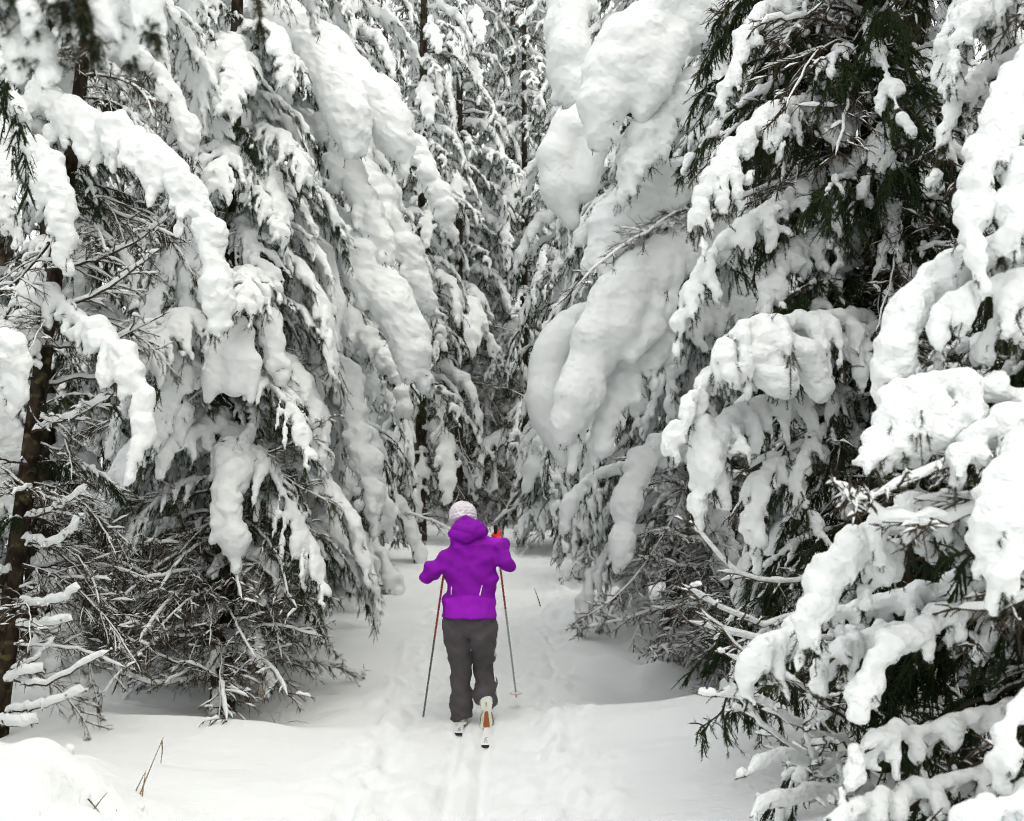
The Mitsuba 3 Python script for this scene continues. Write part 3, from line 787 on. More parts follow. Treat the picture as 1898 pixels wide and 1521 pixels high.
hero('L3', [(330, 130, 8.8), (380, 240, 8.5), (420, 330, 8.4), (430, 430, 8.3)], 0.3, 0.09, droop=1.4)
hero('L3', [(440, 450, 8.8), (430, 480, 8.6), (420, 520, 8.5)], 0.2, 0.07, droop=1.4)
hero('L3', [(640, 700, 9.0), (660, 800, 8.8), (680, 880, 8.7), (700, 940, 8.7)], 0.35, 0.1, droop=1.4)
hero('L3', [(505, 1075, 8.6), (550, 1100, 8.3), (585, 1150, 8.2), (600, 1185, 8.2)], 0.13, 0.009, cover=0.3, hang=1.5, nd=1.6)
hero('L3', [(560, 920, 9.0), (610, 970, 8.7), (640, 1040, 8.6)], 0.35, 0.08, droop=1.4)
hero('L4', [(680, 640, 11.8), (740, 700, 11.3), (750, 760, 11.2)], 0.3, 0.1, droop=1.4)
hero('L4', [(620, 860, 12), (680, 900, 11.6), (710, 960, 11.5)], 0.5, 0.13, droop=1.5)
hero('L4', [(600, 960, 11.5), (640, 1000, 11.2), (660, 1080, 11.1)], 0.5, 0.13, droop=1.5)
hero('L4', [(700, 200, 12.2), (760, 260, 11.9), (800, 330, 11.8), (830, 420, 11.7)], 0.5, 0.11, droop=1.4)
hero('L4', [(660, 300, 12.2), (720, 400, 11.8), (760, 480, 11.7), (790, 560, 11.6)], 0.5, 0.12, droop=1.4)

inner_boughs('L1', 36, 1.4, 4.6, -1.2, 1.5, 0.5, 0.9, 2)
inner_boughs('L2', 30, 1.4, 4.6, -2.4, 1.0, 0.5, 0.9, 2)
inner_boughs('L2', 26, 2.2, 5.2, -2.6, 0.3, 0.4, 0.7, 0, 'bough_group_near')
inner_boughs('L4', 34, 1.5, 8.0, -2.7, 0.4, 0.5, 0.9, 0, 'bough_group_near')
inner_boughs('L5', 34, 1.5, 9.0, -2.7, 0.4, 0.5, 0.9, 0, 'bough_group_far')
inner_boughs('L6', 30, 2.5, 10.5, -2.7, 0.0, 0.5, 0.9, 0, 'bough_group_far')
inner_boughs('L3', 26, 3.0, 6.2, -2.6, 0.3, 0.5, 0.8, 0, 'bough_group_near')

for code, cnt, z0, z1, a0, a1, l0, l1 in (('L2', 34, 0.3, 1.5, -3.7, 0.5, 0.6, 1.1), ('L1', 16, 0.5, 1.7, -0.8, 1.2, 0.6, 1.0), ('R3', 28, 0.25, 1.5, 2.2, 4.7, 0.7, 1.2), ('L3', 16, 0.4, 1.4, -2.4, 0.3, 0.6, 1.0), ('L4', 14, 0.5, 1.6, -2.4, 0.3, 0.6, 1.0)):
    inner_boughs(code, cnt, z0, z1, a0, a1, l0, l1, 3)
inner_boughs('R5', 18, 0.9, 3.6, 2.4, 4.2, 0.8, 1.15, 0, 'bough_group_near')
for i, (px, py) in enumerate(((428, 1030), (445, 1075), (420, 1120), (450, 1165), (425, 1205), (452, 1245), (432, 1280))):    # mossy little boughs down the stem
    sx = 22 if i % 2 else -22
    hero('L2', [(px, py, 7.45), (px + sx, py + 8, 7.3), (px + 1.6 * sx, py + 32, 7.2)], 0.13, 0.036, root=None, droop=1.5, cover=0.6, hang=1.6, nd=1.4, voxel=0.017)
# --- right: masses and slabs of snow
hero('R3', [(1330, 0, 7.6), (1230, 30, 7.3), (1150, 90, 7.2), (1120, 220, 7.1)], 0.45, 0.14, droop=1.4, rough=0.7, load=[[(1290, 40, 7.3, 0.09), (1200, 60, 7.2, 0.13), (1150, 140, 7.1, 0.1), (1140, 200, 7.1, 0.06)], [(1250, 80, 7.2, 0.13), (1215, 160, 7.1, 0.11), (1190, 210, 7.1, 0.07)], [(1190, 110, 7.1, 0.12), (1170, 180, 7.1, 0.08)]])
hero('R3', [(1330, 120, 7.6), (1260, 200, 7.3), (1190, 280, 7.2), (1160, 350, 7.2)], 0.4, 0.1, droop=1.4)
hero('R4', [(1150, 150, 9.4), (1100, 200, 9.0), (1050, 260, 8.9), (1040, 360, 8.8)], 0.2, 0.07, droop=1.2, rough=0.35, k=0.03, load=[[(1095, 240, 8.8, 0.10), (1050, 235, 8.8, 0.13), (1030, 290, 8.8, 0.16), (1035, 350, 8.8, 0.15), (1060, 410, 8.8, 0.08)], [(1100, 270, 8.8, 0.13), (1085, 350, 8.8, 0.12)]])
hero('R4', [(1090, 590, 9.4), (1040, 620, 9.1), (1010, 680, 9.0), (1010, 780, 8.9)], 0.18, 0.07, droop=1.2, rough=0.35, k=0.03, load=[[(1060, 610, 9.0, 0.05), (1020, 660, 9.0, 0.14), (1012, 740, 8.9, 0.14), (1025, 800, 8.9, 0.11), (1045, 860, 8.9, 0.05)]])
hero('R4', [(1120, -60, 10), (1050, -10, 9.6), (1050, 90, 9.5), (1060, 170, 9.4)], 0.45, 0.14, droop=1.5, rough=0.7, load=[[(1060, 0, 9.5, 0.17), (1055, 100, 9.4, 0.18)]])
hero('R3', [(1300, 450, 8.2), (1210, 500, 7.7), (1130, 560, 7.5), (1090, 660, 7.4), (1060, 780, 7.3)], 0.4, 0.13, droop=1.4, rough=0.7, load=[[(1220, 520, 7.6, 0.12), (1140, 570, 7.5, 0.14), (1100, 640, 7.4, 0.12), (1075, 760, 7.4, 0.08), (1060, 870, 7.4, 0.04)], [(1240, 560, 7.6, 0.10), (1205, 610, 7.5, 0.10), (1170, 660, 7.4, 0.06)], [(1180, 540, 7.5, 0.12), (1150, 610, 7.4, 0.11), (1120, 680, 7.4, 0.07)]])
hero('R3', [(1270, 600, 8.0), (1200, 650, 7.7), (1140, 730, 7.6), (1110, 830, 7.5)], 0.35, 0.09, droop=1.5)
hero('R3', [(1290, 330, 8.2), (1200, 360, 7.8), (1140, 410, 7.7), (1110, 470, 7.6)], 0.4, 0.12, droop=1.5, load=[[(1190, 380, 7.7, 0.16), (1140, 440, 7.6, 0.13)]])
hero('R3', [(1230, 840, 8.2), (1185, 880, 7.9), (1160, 960, 7.8), (1150, 1040, 7.8)], 0.2, 0.09, droop=1.5)
hero('R3', [(1150, 870, 8.4), (1080, 900, 8.2), (1050, 960, 8.1), (1045, 1010, 8.1)], 0.18, 0.05, droop=1.5)
bare('R3', [(1290, 390, 7.9), (1200, 430, 7.2), (1110, 490, 6.9), (1060, 540, 6.8)], 0.45, 0.0, snow=0.008, sides_per_m=20, sub=7, droop=0.1)
bare('R3', [(1290, 880, 8.8), (1250, 960, 8.2), (1160, 1090, 7.8), (1060, 1160, 7.6)], 0.4, 0.0, snow=0.007, sides_per_m=22, sub=8, tipgreen=0.3)
bare('R3', [(1330, 1100, 8.9), (1250, 1120, 8.3), (1150, 1150, 7.9), (1060, 1165, 7.7)], 0.35, 0.0, snow=0.008, sides_per_m=22, sub=8, tipgreen=0.2)
for i, (a, b, c) in enumerate([((1390, 950, 9), (1300, 1000, 8.3), (1230, 980, 7.8)), ((1390, 1000, 9), (1290, 1050, 8.3), (1180, 1030, 7.9)), ((1400, 1060, 9), (1330, 1110, 8.3), (1230, 1130, 7.8)),
                              ((1400, 1120, 9), (1300, 1190, 8.2), (1200, 1200, 7.7)), ((1390, 900, 9), (1270, 900, 8.4), (1180, 850, 8)), ((1400, 1030, 9), (1450, 1050, 8.2), (1500, 1030, 7.8)),
                              ((1400, 1090, 9), (1440, 1130, 8.0), (1480, 1120, 7.6)), ((1400, 1150, 9), (1360, 1190, 8.0), (1290, 1160, 7.4))]):
    bare('R3', [a, b, c], 0.5, snow=0.010, sides_per_m=24, sub=10, gap=0.25)

# --- right: the dark-hearted spruce with the hand-shaped boughs
hero('R2', [(1560, 600, 4.7), (1470, 605, 4.5), (1390, 610, 4.35), (1345, 650, 4.25)], 0.36, 0.06, droop=2.1, thick=0.72, bare=0.12, load=[[(1370, 620, 4.35, 0.06), (1420, 640, 4.35, 0.1), (1490, 660, 4.4, 0.1), (1520, 720, 4.4, 0.07)], [(1400, 660, 4.3, 0.08), (1450, 710, 4.3, 0.09)]])
hero('R2', [(1340, 690, 4.6), (1300, 720, 4.4), (1265, 770, 4.3), (1245, 810, 4.3)], 0.18, 0.05, droop=2.0, root=0.3)
hero('R2', [(1400, 770, 4.7), (1350, 790, 4.5), (1310, 840, 4.4), (1290, 930, 4.4)], 0.25, 0.07, droop=1.8, rough=0.7, load=[[(1300, 790, 4.4, 0.07), (1310, 870, 4.4, 0.09), (1340, 930, 4.4, 0.05)]])
hero('R2', [(1470, 850, 4.8), (1420, 880, 4.6), (1400, 950, 4.5), (1410, 1010, 4.5)], 0.2, 0.05, droop=1.6)
hero('R2', [(1520, 200, 4.9), (1450, 210, 4.6), (1380, 260, 4.5), (1320, 330, 4.4), (1290, 400, 4.4)], 0.3, 0.055, droop=1.8)
hero('R2', [(1440, 20, 4.9), (1400, 50, 4.7), (1370, 110, 4.6), (1345, 170, 4.6)], 0.17, 0.055, droop=1.7)
hero('R2', [(1540, 330, 5.0), (1440, 390, 4.8), (1350, 450, 4.7), (1290, 520, 4.6), (1265, 600, 4.6)], 0.28, 0.06, droop=1.7)
hero('R2', [(1500, 460, 5.0), (1450, 500, 4.8), (1420, 560, 4.75)], 0.18, 0.07, droop=1.7)
hero('R2', [(1620, 30, 5.2), (1540, 30, 5.0), (1470, 60, 4.9)], 0.28, 0.045, cover=0.55, bare=0.4, hang=1.4, nd=1.5, droop=1.7)
hero('R2', [(1640, 130, 5.2), (1560, 140, 4.9), (1490, 180, 4.8)], 0.3, 0.04, cover=0.55, bare=0.4, hang=1.4, nd=1.5, droop=1.7)
hero('R2', [(1660, 260, 5.2), (1600, 290, 4.9), (1560, 360, 4.8), (1550, 450, 4.8)], 0.28, 0.055, cover=0.55, bare=0.4, hang=1.4, nd=1.5, droop=1.7)
hero('R2', [(1680, 330, 5.1), (1650, 400, 4.8), (1660, 470, 4.7), (1690, 520, 4.7)], 0.25, 0.045, cover=0.55, bare=0.4, hang=1.4, nd=1.5, droop=1.7)
hero('R2', [(1600, 480, 5.2), (1540, 520, 4.9), (1520, 580, 4.8)], 0.25, 0.045, cover=0.55, bare=0.4, hang=1.4, nd=1.5, droop=1.7)
hero('R2', [(1700, 180, 4.9), (1680, 200, 4.7), (1640, 250, 4.6), (1610, 330, 4.6)], 0.25, 0.04, droop=1.6, patch=0.8)
hero('R2', [(1680, 620, 5.0), (1620, 620, 4.8), (1570, 640, 4.7)], 0.2, 0.05, droop=1.7)
hero('R2', [(1560, 780, 5.0), (1500, 830, 4.7), (1480, 900, 4.6), (1500, 960, 4.6)], 0.25, 0.035, droop=1.6, patch=0.9)
inner_boughs('R2', 80, 0.5, 2.8, 1.9, 5.6, 0.6, 1.1)
inner_boughs('R2', 100, 2.6, 4.8, 2.6, 5.3, 0.6, 1.15)

# --- right edge: the nearest tree
hero('R1', [(1960, 90, 3.1), (1880, 150, 3.0), (1840, 230, 2.95), (1815, 330, 2.92), (1800, 450, 2.9)], 0.2, 0.062, droop=1.9, load=[[(1900, 150, 2.97, 0.05), (1865, 230, 2.93, 0.055), (1850, 300, 2.92, 0.045)]])
hero('R1', [(1980, 280, 2.95), (1900, 330, 2.9), (1870, 400, 2.88), (1860, 470, 2.87)], 0.16, 0.055, droop=1.8)
hero('R1', [(1900, -30, 3.7), (1830, -10, 3.6), (1790, 40, 3.55), (1770, 110, 3.5)], 0.24, 0.055, droop=2.0)
hero('R1', [(1870, 120, 3.8), (1800, 160, 3.7), (1760, 220, 3.6), (1735, 300, 3.6)], 0.15, 0.055, droop=1.8)
hero('R1', [(1960, 460, 3.25), (1800, 480, 3.2), (1700, 540, 3.15), (1655, 620, 3.1), (1640, 700, 3.1)], 0.2, 0.065, droop=1.8, load=[[(1740, 520, 3.15, 0.04), (1685, 580, 3.1, 0.065), (1660, 640, 3.08, 0.07), (1645, 690, 3.08, 0.04)]])
hero('R1', [(1990, 520, 3.0), (1880, 530, 2.98), (1800, 550, 2.95), (1750, 580, 2.95)], 0.22, 0.05, droop=2.2, bare=0.1)
hero('R1', [(1980, 560, 3.1), (1880, 600, 3.0), (1830, 620, 3.0)], 0.15, 0.05, droop=2.2, bare=0.1)
hero('R1', [(1980, 760, 3.0), (1860, 740, 2.95), (1740, 715, 2.9), (1670, 740, 2.88), (1615, 830, 2.86)], 0.27, 0.06, droop=1.9, load=[[(1650, 740, 2.9, 0.05), (1700, 740, 2.9, 0.075), (1740, 790, 2.9, 0.08), (1680, 820, 2.88, 0.08), (1630, 850, 2.86, 0.05)]])
hero('R1', [(2000, 740, 2.85), (1900, 770, 2.8), (1820, 810, 2.77), (1780, 860, 2.75)], 0.18, 0.055, droop=1.8)
hero('R1', [(2000, 800, 2.7), (1900, 850, 2.65), (1850, 930, 2.6), (1840, 1020, 2.6), (1860, 1090, 2.6)], 0.14, 0.07, droop=1.6, load=[[(1895, 880, 2.63, 0.075), (1860, 950, 2.6, 0.06), (1870, 1040, 2.6, 0.045), (1865, 1100, 2.6, 0.03)]])
bare('R1', [(1980, 820, 3.0), (1850, 830, 2.85), (1740, 870, 2.8), (1600, 930, 2.75)], 0.26, 0.05, snow=0.011, sides_per_m=26, sub=8, tipgreen=0.35, main_snow=1.2, gap=0.2)
bare('R1', [(1900, 900, 2.9), (1780, 960, 2.8), (1640, 960, 2.78), (1540, 890, 2.75)], 0.24, None, snow=0.012, sides_per_m=26, sub=8, tipgreen=0.3, main_snow=1.2, gap=0.2)
hero('R1', [(1900, 960, 3.4), (1740, 950, 3.3), (1610, 990, 3.2), (1530, 1060, 3.15), (1490, 1180, 3.1)], 0.22, 0.062, droop=1.8, load=[[(1600, 1000, 3.2, 0.045), (1545, 1060, 3.15, 0.06), (1520, 1130, 3.12, 0.045)]])
hero('R1', [(1700, 1010, 3.4), (1640, 1040, 3.25), (1600, 1100, 3.2)], 0.14, 0.05, droop=1.8)
hero('R1', [(1900, 1050, 3.3), (1800, 1110, 3.2), (1700, 1170, 3.1), (1640, 1190, 3.05), (1600, 1270, 3.0)], 0.12, 0.04, droop=1.8, bare=0.3, load=[[(1760, 1140, 3.13, 0.025), (1690, 1175, 3.08, 0.04), (1640, 1190, 3.05, 0.045)], [(1640, 1200, 3.05, 0.035), (1600, 1280, 3.02, 0.05), (1590, 1320, 3.0, 0.035)]])
hero('R1', [(1620, 1130, 3.6), (1500, 1170, 3.5), (1420, 1200, 3.4), (1385, 1245, 3.38)], 0.22, 0.055, droop=2.0, bare=0.1, load=[[(1480, 1180, 3.45, 0.05), (1420, 1200, 3.42, 0.06)]])
hero('R1', [(1620, 1180, 3.5), (1560, 1210, 3.35), (1500, 1260, 3.3)], 0.18, 0.045, droop=2.0, bare=0.15)
hero('R1', [(2000, 1260, 2.7), (1900, 1310, 2.62), (1860, 1360, 2.6), (1865, 1440, 2.6)], 0.12, 0.055, droop=1.7)
hero('R1', [(1720, 1360, 3.2), (1650, 1375, 3.1), (1590, 1400, 3.0), (1560, 1460, 3.0)], 0.13, 0.045, droop=1.9)
hero('R1', [(1700, 1470, 3.1), (1610, 1490, 3.0), (1545, 1520, 2.95), (1520, 1590, 2.95)], 0.14, 0.04, droop=1.8)
hero('R1', [(2000, 1460, 2.6), (1900, 1490, 2.55), (1800, 1530, 2.5)], 0.2, 0.06, droop=1.5)
hero('R1', [(1800, 640, 3.5), (1740, 660, 3.4), (1700, 690, 3.35)], 0.2, 0.03, droop=1.8, patch=0.9)
inner_boughs('R1', 60, 1.6, 3.6, 2.2, 4.7, 0.7, 1.2)
inner_boughs('R1', 90, 0.35, 1.75, 2.4, 3.9, 0.9, 1.55)
# --- its bare twigs low at the right, reaching out over the drift
for i, (pts, W, sn) in enumerate([([(1610, 1360, 4.2), (1500, 1290, 4.0), (1400, 1220, 3.85), (1290, 1120, 3.75)], 0.2, 0.009), ([(1600, 1340, 4.2), (1520, 1290, 4.0), (1430, 1250, 3.85), (1340, 1210, 3.75)], 0.18, 0.012),
                                  ([(1600, 1390, 4.2), (1500, 1360, 3.9), (1400, 1300, 3.75), (1325, 1290, 3.65)], 0.16, 0.016), ([(1590, 1400, 4.2), (1500, 1400, 3.9), (1420, 1350, 3.75), (1340, 1250, 3.65)], 0.2, 0.012),
                                  ([(1600, 1430, 4.1), (1520, 1430, 3.8), (1450, 1410, 3.6), (1380, 1440, 3.5)], 0.16, 0.018), ([(1620, 1470, 4.0), (1540, 1480, 3.7), (1460, 1490, 3.5), (1390, 1515, 3.4)], 0.14, 0.022),
                                  ([(1590, 1400, 4.1), (1530, 1440, 3.8), (1500, 1390, 3.7), (1490, 1350, 3.65)], 0.14, 0.012), ([(1640, 1300, 4.3), (1560, 1300, 4.0), (1480, 1270, 3.85), (1400, 1190, 3.75)], 0.2, 0.010),
                                  ([(1560, 1060, 4.7), (1440, 1080, 4.4), (1350, 1050, 4.3), (1280, 960, 4.2)], 0.25, 0.008), ([(1560, 1100, 4.6), (1430, 1160, 4.3), (1340, 1130, 4.2), (1260, 1080, 4.1)], 0.25, 0.009),
                                  ([(1580, 1180, 4.5), (1450, 1190, 4.2), (1350, 1180, 4.1), (1270, 1150, 4.0)], 0.25, 0.010)]):
    bare('R2', pts, W, 0.0 if i > 7 else None, snow=sn, sides_per_m=13, sub=4, r_wood=0.0075, up=0.12, gap=0.12, name='bare_twig', main_snow=1.15, droop=0.05)


# ------------------------------------------------------------------ the skier
def plain(name, col, rough=0.7, spec=0.3, sheen=0.0, **kw):
    scene[name] = two({'type': 'principled', 'base_color': rgb(*col), 'roughness': rough, 'specular': spec, 'sheen': sheen, **kw})


def weave(p, n, uv):
    return mikit.fbm(p.x * 60, p.y * 60, p.z * 60, 2) + 0.4 * mikit.noise(p.x * 240, p.y * 240, p.z * 240)


def cloth(name, col, var=0.85, scale=0.006):
    c0, c1 = [c * var for c in col], [min(1, c * (2 - var)) for c in col]
    scene[name] = two({'type': 'bumpmap', 'relief': mikit.proc(weave, 2e-3), 'scale': scale,
                       'bsdf': {'type': 'principled', 'base_color': mikit.proc(lambda p, n, uv: mikit.mix(c0, c1, mikit.fbm(p.x * 14, p.y * 14, p.z * 14, 3))), 'roughness': 0.8, 'specular': 0.2}})


cloth('jacket_mat', (0.20, 0.0028, 0.315), 0.75)
cloth('jacket_light_mat', (0.30, 0.009, 0.45), 0.85)
cloth('trouser_mat', (0.075, 0.066, 0.070), 0.75)
cloth('hat_mat', (0.76, 0.72, 0.76), 0.92, 0.012)
cloth('glove_mat', (0.66, 0.05, 0.05))
plain('skin_mat', (0.55, 0.36, 0.28), 0.6)
plain('white_mat', (0.72, 0.74, 0.71), 0.5)
plain('sole_mat', (0.62, 0.68, 0.60), 0.55)
plain('black_mat', (0.015, 0.014, 0.015), 0.5)
plain('orange_mat', (0.30, 0.075, 0.018), 0.5)
plain('olive_mat', (0.16, 0.13, 0.06), 0.5)
plain('violet_mat', (0.20, 0.16, 0.36), 0.5)
plain('pole_red_mat', (0.34, 0.055, 0.045), 0.35, 0.5)
plain('pole_grey_mat', (0.30, 0.34, 0.32), 0.35, 0.5)
plain('pole_dark_mat', (0.10, 0.11, 0.10), 0.35, 0.5)
plain('basket_mat', (0.62, 0.45, 0.42), 0.5)


def sdf_mesh(fn, lo, hi, h):
    lo, hi = np.asarray(lo, float), np.asarray(hi, float)
    ax = [np.arange(lo[i], hi[i] + h, h) for i in range(3)]
    g = np.stack(np.meshgrid(*ax, indexing='ij'), -1)
    return nets(fn(g), lo, h)


def capsule(g, a, b, ra, rb):
    d = b - a
    t = np.clip(((g - a) @ d) / (d @ d + 1e-9), 0, 1)
    return np.linalg.norm(g - a - t[..., None] * d, axis=-1) - (ra + t * (rb - ra))


def smin(a, b, k):
    h = np.clip(0.5 + 0.5 * (b - a) / k, 0, 1)
    return b * (1 - h) + a * h - k * h * (1 - h)


def limb(g, pts, rad, k=0.03):
    out = None
    for i in range(len(pts) - 1):
        c = capsule(g, pts[i], pts[i + 1], rad[i], rad[i + 1])
        out = c if out is None else smin(out, c, k)
    return out


def bbox(pts, pad):
    pts = np.asarray(pts)
    return pts.min(0) - pad, pts.max(0) + pad


person = key_of('person')
lab(person, 'skier seen from behind in purple hooded jacket, dark trousers and white knit hat', 'person')

# joints
neck, hips = P(869, 992, 7.24), P(870, 1152, 7.04)
shL, elL, wrL, haL = P(846, 1020, 7.16), P(797, 1066, 7.06), P(816, 1056, 7.33), P(824, 1050, 7.43)
shR, elR, wrR, haR = P(917, 1020, 7.16), P(940, 1044, 7.06), P(929, 1006, 7.34), P(927, 994, 7.42)
head = P(858, 958, 7.37)
hipL, knL, anL = P(847, 1172, 7.06), P(854, 1245, 7.16), P(857, 1335, 7.16)
hipR, knR, anR = P(893, 1172, 7.05), P(898, 1238, 7.22), P(899, 1303, 7.03)

# the continuous figure under the clothes
zF = unit(np.array([0.02, 1.0, -0.35]))                                       # where the face looks
xF = unit(np.cross(zF, [0, 0, 1.0]))
yF = np.cross(xF, zF)
hc = lambda a, b, c: head + xF * a + yF * b + zF * c  # noqa: E731
caps = []
for a, b, ra, rb in ((neck + [0, 0, -0.06], hc(0, -0.05, -0.01), 0.055, 0.055), (hc(0, 0.02, -0.02), hc(0, 0.0, 0.015), 0.085, 0.078), (hc(0, -0.05, 0.035), hc(0, -0.075, 0.05), 0.05, 0.035),
                     (hc(0, 0.01, 0.085), hc(0, -0.02, 0.108), 0.012, 0.014), (hc(-0.03, 0.012, 0.078), hc(-0.03, 0.014, 0.08), 0.014, 0.014), (hc(0.03, 0.012, 0.078), hc(0.03, 0.014, 0.08), 0.014, 0.014),
                     (hc(-0.02, -0.052, 0.082), hc(0.02, -0.052, 0.082), 0.010, 0.010), (hc(-0.085, 0.0, 0.0), hc(-0.086, -0.03, 0.0), 0.014, 0.012), (hc(0.085, 0.0, 0.0), hc(0.086, -0.03, 0.0), 0.014, 0.012),
                     (neck + [0, 0, -0.12], hips + [0, 0.02, 0.08], 0.09, 0.08), (shL, shR, 0.055, 0.055), (shL, elL, 0.04, 0.03), (elL, wrL, 0.03, 0.025), (shR, elR, 0.04, 0.03), (elR, wrR, 0.03, 0.025),
                     (hipL + [0.01, 0.02, 0.02], hipR + [-0.01, 0.02, 0.02], 0.07, 0.07), (hipL, knL, 0.068, 0.05), (knL, anL, 0.052, 0.04), (hipR, knR, 0.068, 0.05), (knR, anR, 0.052, 0.04)):
    caps.append([*a, *b, ra, rb])
put(f'{person}__body', blob(np.array(caps), 0.011, 0.007, 0.05), 'skin_mat', True)


# jacket
def torso(g):
    zz = [hips[2] - 0.0, hips[2] + 0.15, hips[2] + 0.27, hips[2] + 0.40, hips[2] + 0.50, hips[2] + 0.565, hips[2] + 0.64]
    W_ = [0.201, 0.186, 0.176, 0.184, 0.196, 0.172, 0.085]
    B_ = [0.150, 0.138, 0.125, 0.130, 0.125, 0.105, 0.075]
    X_ = [P(869.5, 1143, 7.04)[0], P(869, 1105, 7.05)[0], P(871, 1075, 7.07)[0], P(873, 1040, 7.1)[0], P(880, 1018, 7.14)[0], P(880, 1003, 7.18)[0], P(870, 985, 7.24)[0]]
    Y_ = [7.04, 7.05, 7.07, 7.10, 7.15, 7.18, 7.24]
    z = g[..., 2]
    a, b, cx, cy = (np.interp(z, zz, q) for q in (W_, B_, X_, Y_))
    d = (np.sqrt(((g[..., 0] - cx) / a)**2 + ((g[..., 1] - cy) / b)**2 + 1e-9) - 1) * np.minimum(a, b)
    return np.maximum(np.maximum(d, zz[0] + 0.034 - z), z - zz[-1])


def jacket_sdf(g):
    d = torso(g)
    for pts, rad in (((shL, elL, elL * 0.25 + wrL * 0.75), (0.080, 0.064, 0.05)), ((shR, elR, elR * 0.2 + wrR * 0.8), (0.080, 0.063, 0.048))):
        d = smin(d, limb(g, pts, rad, 0.012), 0.022)
    x, y, z = g[..., 0], g[..., 1], g[..., 2]
    fold = meshkit.noise(np.stack([(x - z * 0.9) * 5, y * 4, (z + x * 0.8) * 13], -1), 4) - 0.5
    fold2 = meshkit.noise(np.stack([(x + z) * 8, y * 8, (z - x * 0.5) * 22], -1), 6) - 0.5
    calm = 0.25 + 0.75 * np.clip((z - hips[2] - 0.08) / 0.2, 0, 1)
    return d + (fold * 0.062 + fold2 * 0.026) * calm


lo, hi = bbox([elL, elR, wrL, wrR, neck, hips + [0, 0, 0.02]], 0.17)
v, f = sdf_mesh(jacket_sdf, lo, hi, 0.0095)
fc = v[f].mean(1)
fx, fz = fc[:, 0] - hips[0], fc[:, 2]
inside = np.abs(fc[:, 0] - P(876, 1050, 7.1)[0]) < 0.185
hem = inside & (fz < hips[2] + 0.165 + 0.03 * np.cos(fx * 9))
yoke = (fz > P(870, 1011.5, 7.1)[2] + 0.012 * np.sin(fx * 14)) & (np.abs(fc[:, 0] - P(880, 1010, 7.1)[0]) < 0.20) & ~((fc[:, 1] > 7.22) & (fc[:, 0] > P(921, 1000, 7.2)[0]))
arm = np.minimum(limb(fc, (shL, elL, elL * 0.25 + wrL * 0.75), (0.080, 0.064, 0.05)), limb(fc, (shR, elR, elR * 0.2 + wrR * 0.8), (0.080, 0.063, 0.048))) < torso(fc) - 0.004
sleeve = arm & (fz < P(870, 1005, 7.1)[2])
hem, yoke = hem & ~sleeve, yoke & ~sleeve
for nm, m, mat in (('jacket', ~hem & ~yoke & ~sleeve, 'jacket_mat'), ('jacket__sleeve', sleeve & (fc[:, 0] < hips[0]), 'jacket_mat'), ('jacket__sleeve_001', sleeve & (fc[:, 0] >= hips[0]), 'jacket_mat'), ('jacket__hem_panel', hem, 'jacket_light_mat'), ('jacket__shoulder_panel', yoke, 'jacket_light_mat')):
    t_ = trimesh.Trimesh(v, f[m], process=False)
    t_.remove_unreferenced_vertices()
    put(f'{person}__{nm}', t_, mat, True)
labels[f'{person}__jacket'] = {'label': 'dark purple hooded jacket'}
labels[f'{person}__jacket__hem_panel'] = {'label': 'lighter purple panel at the hem'}
labels[f'{person}__jacket__shoulder_panel'] = {'label': 'lighter purple panel across the shoulders'}

# hood, lying in folds on the neck and rising against the hat
hd = []
for a, b, ra, rb in (((838, 990, 7.10), (866, 997, 7.06), 0.030, 0.034), ((866, 997, 7.06), (897, 984, 7.10), 0.034, 0.030), ((846, 978, 7.12), (870, 984, 7.07), 0.032, 0.036), ((872, 983, 7.06), (892, 975, 7.12), 0.036, 0.028),
                     ((850, 970, 7.17), (862, 962, 7.19), 0.030, 0.028), ((862, 962, 7.19), (880, 971, 7.16), 0.028, 0.030), ((855, 975, 7.14), (880, 974, 7.12), 0.04, 0.04), ((840, 988, 7.2), (850, 972, 7.28), 0.035, 0.03), ((896, 984, 7.2), (884, 970, 7.28), 0.035, 0.03)):
    hd.append([*P(*a), *P(*b), ra, rb])
put(f'{person}__hood', blob(np.array(hd), 0.009, 0.0055, 0.45, 5), 'jacket_mat', True)
put(f'{person}__hood__drawcord', tubes(np.array([[P(898, 976, 7.1), P(901, 980, 7.08), P(902, 985, 7.07)]]), np.array([[0.006, 0.007, 0.005]]), 6), 'black_mat', True)
# slanting reflective pocket trims on the back
for a, b in (((836.5, 1088, 6.93), (835.5, 1103, 6.92)), ((893.5, 1085, 6.92), (889, 1104, 6.91))):
    pa, pb = P(*a), P(*b)
    s_ = []
    for t_ in np.linspace(0, 1, 7):                      # lay the trim on the cloth
        p_ = pa * (1 - t_) + pb * t_
        yy = np.linspace(p_[1] - 0.25, p_[1] + 0.3, 300)
        dd = jacket_sdf(np.stack([p_[0] + 0 * yy, yy, p_[2] + 0 * yy], -1))
        s_.append(np.array([p_[0], yy[np.argmax(dd < 0)] - 0.005, p_[2]]))
    put(key_of(f'{person}__jacket__reflective_trim'), tubes(np.array([s_]), np.full((1, 7), 0.0045), 6), 'white_mat', True)


# knitted hat
def hat_sdf(g):
    p = g - hc(0, 0.012, -0.012)
    q = np.stack([p @ xF, p @ yF, p @ zF], -1)
    d = (np.sqrt((q[..., 0] / 0.099)**2 + (q[..., 1] / 0.099)**2 + (q[..., 2] / 0.108)**2 + 1e-9) - 1) * 0.099
    an = np.arctan2(q[..., 0], q[..., 2])
    el = q[..., 1]
    cable = np.abs(np.sin(an * 9 + 1.2 * np.sin(el * 120))) * 0.0062 + 0.003 * np.sin(el * 260 + an * 4)
    brim = 0.006 * (el < -0.025)
    return np.maximum(d - cable - brim, -0.055 - el)


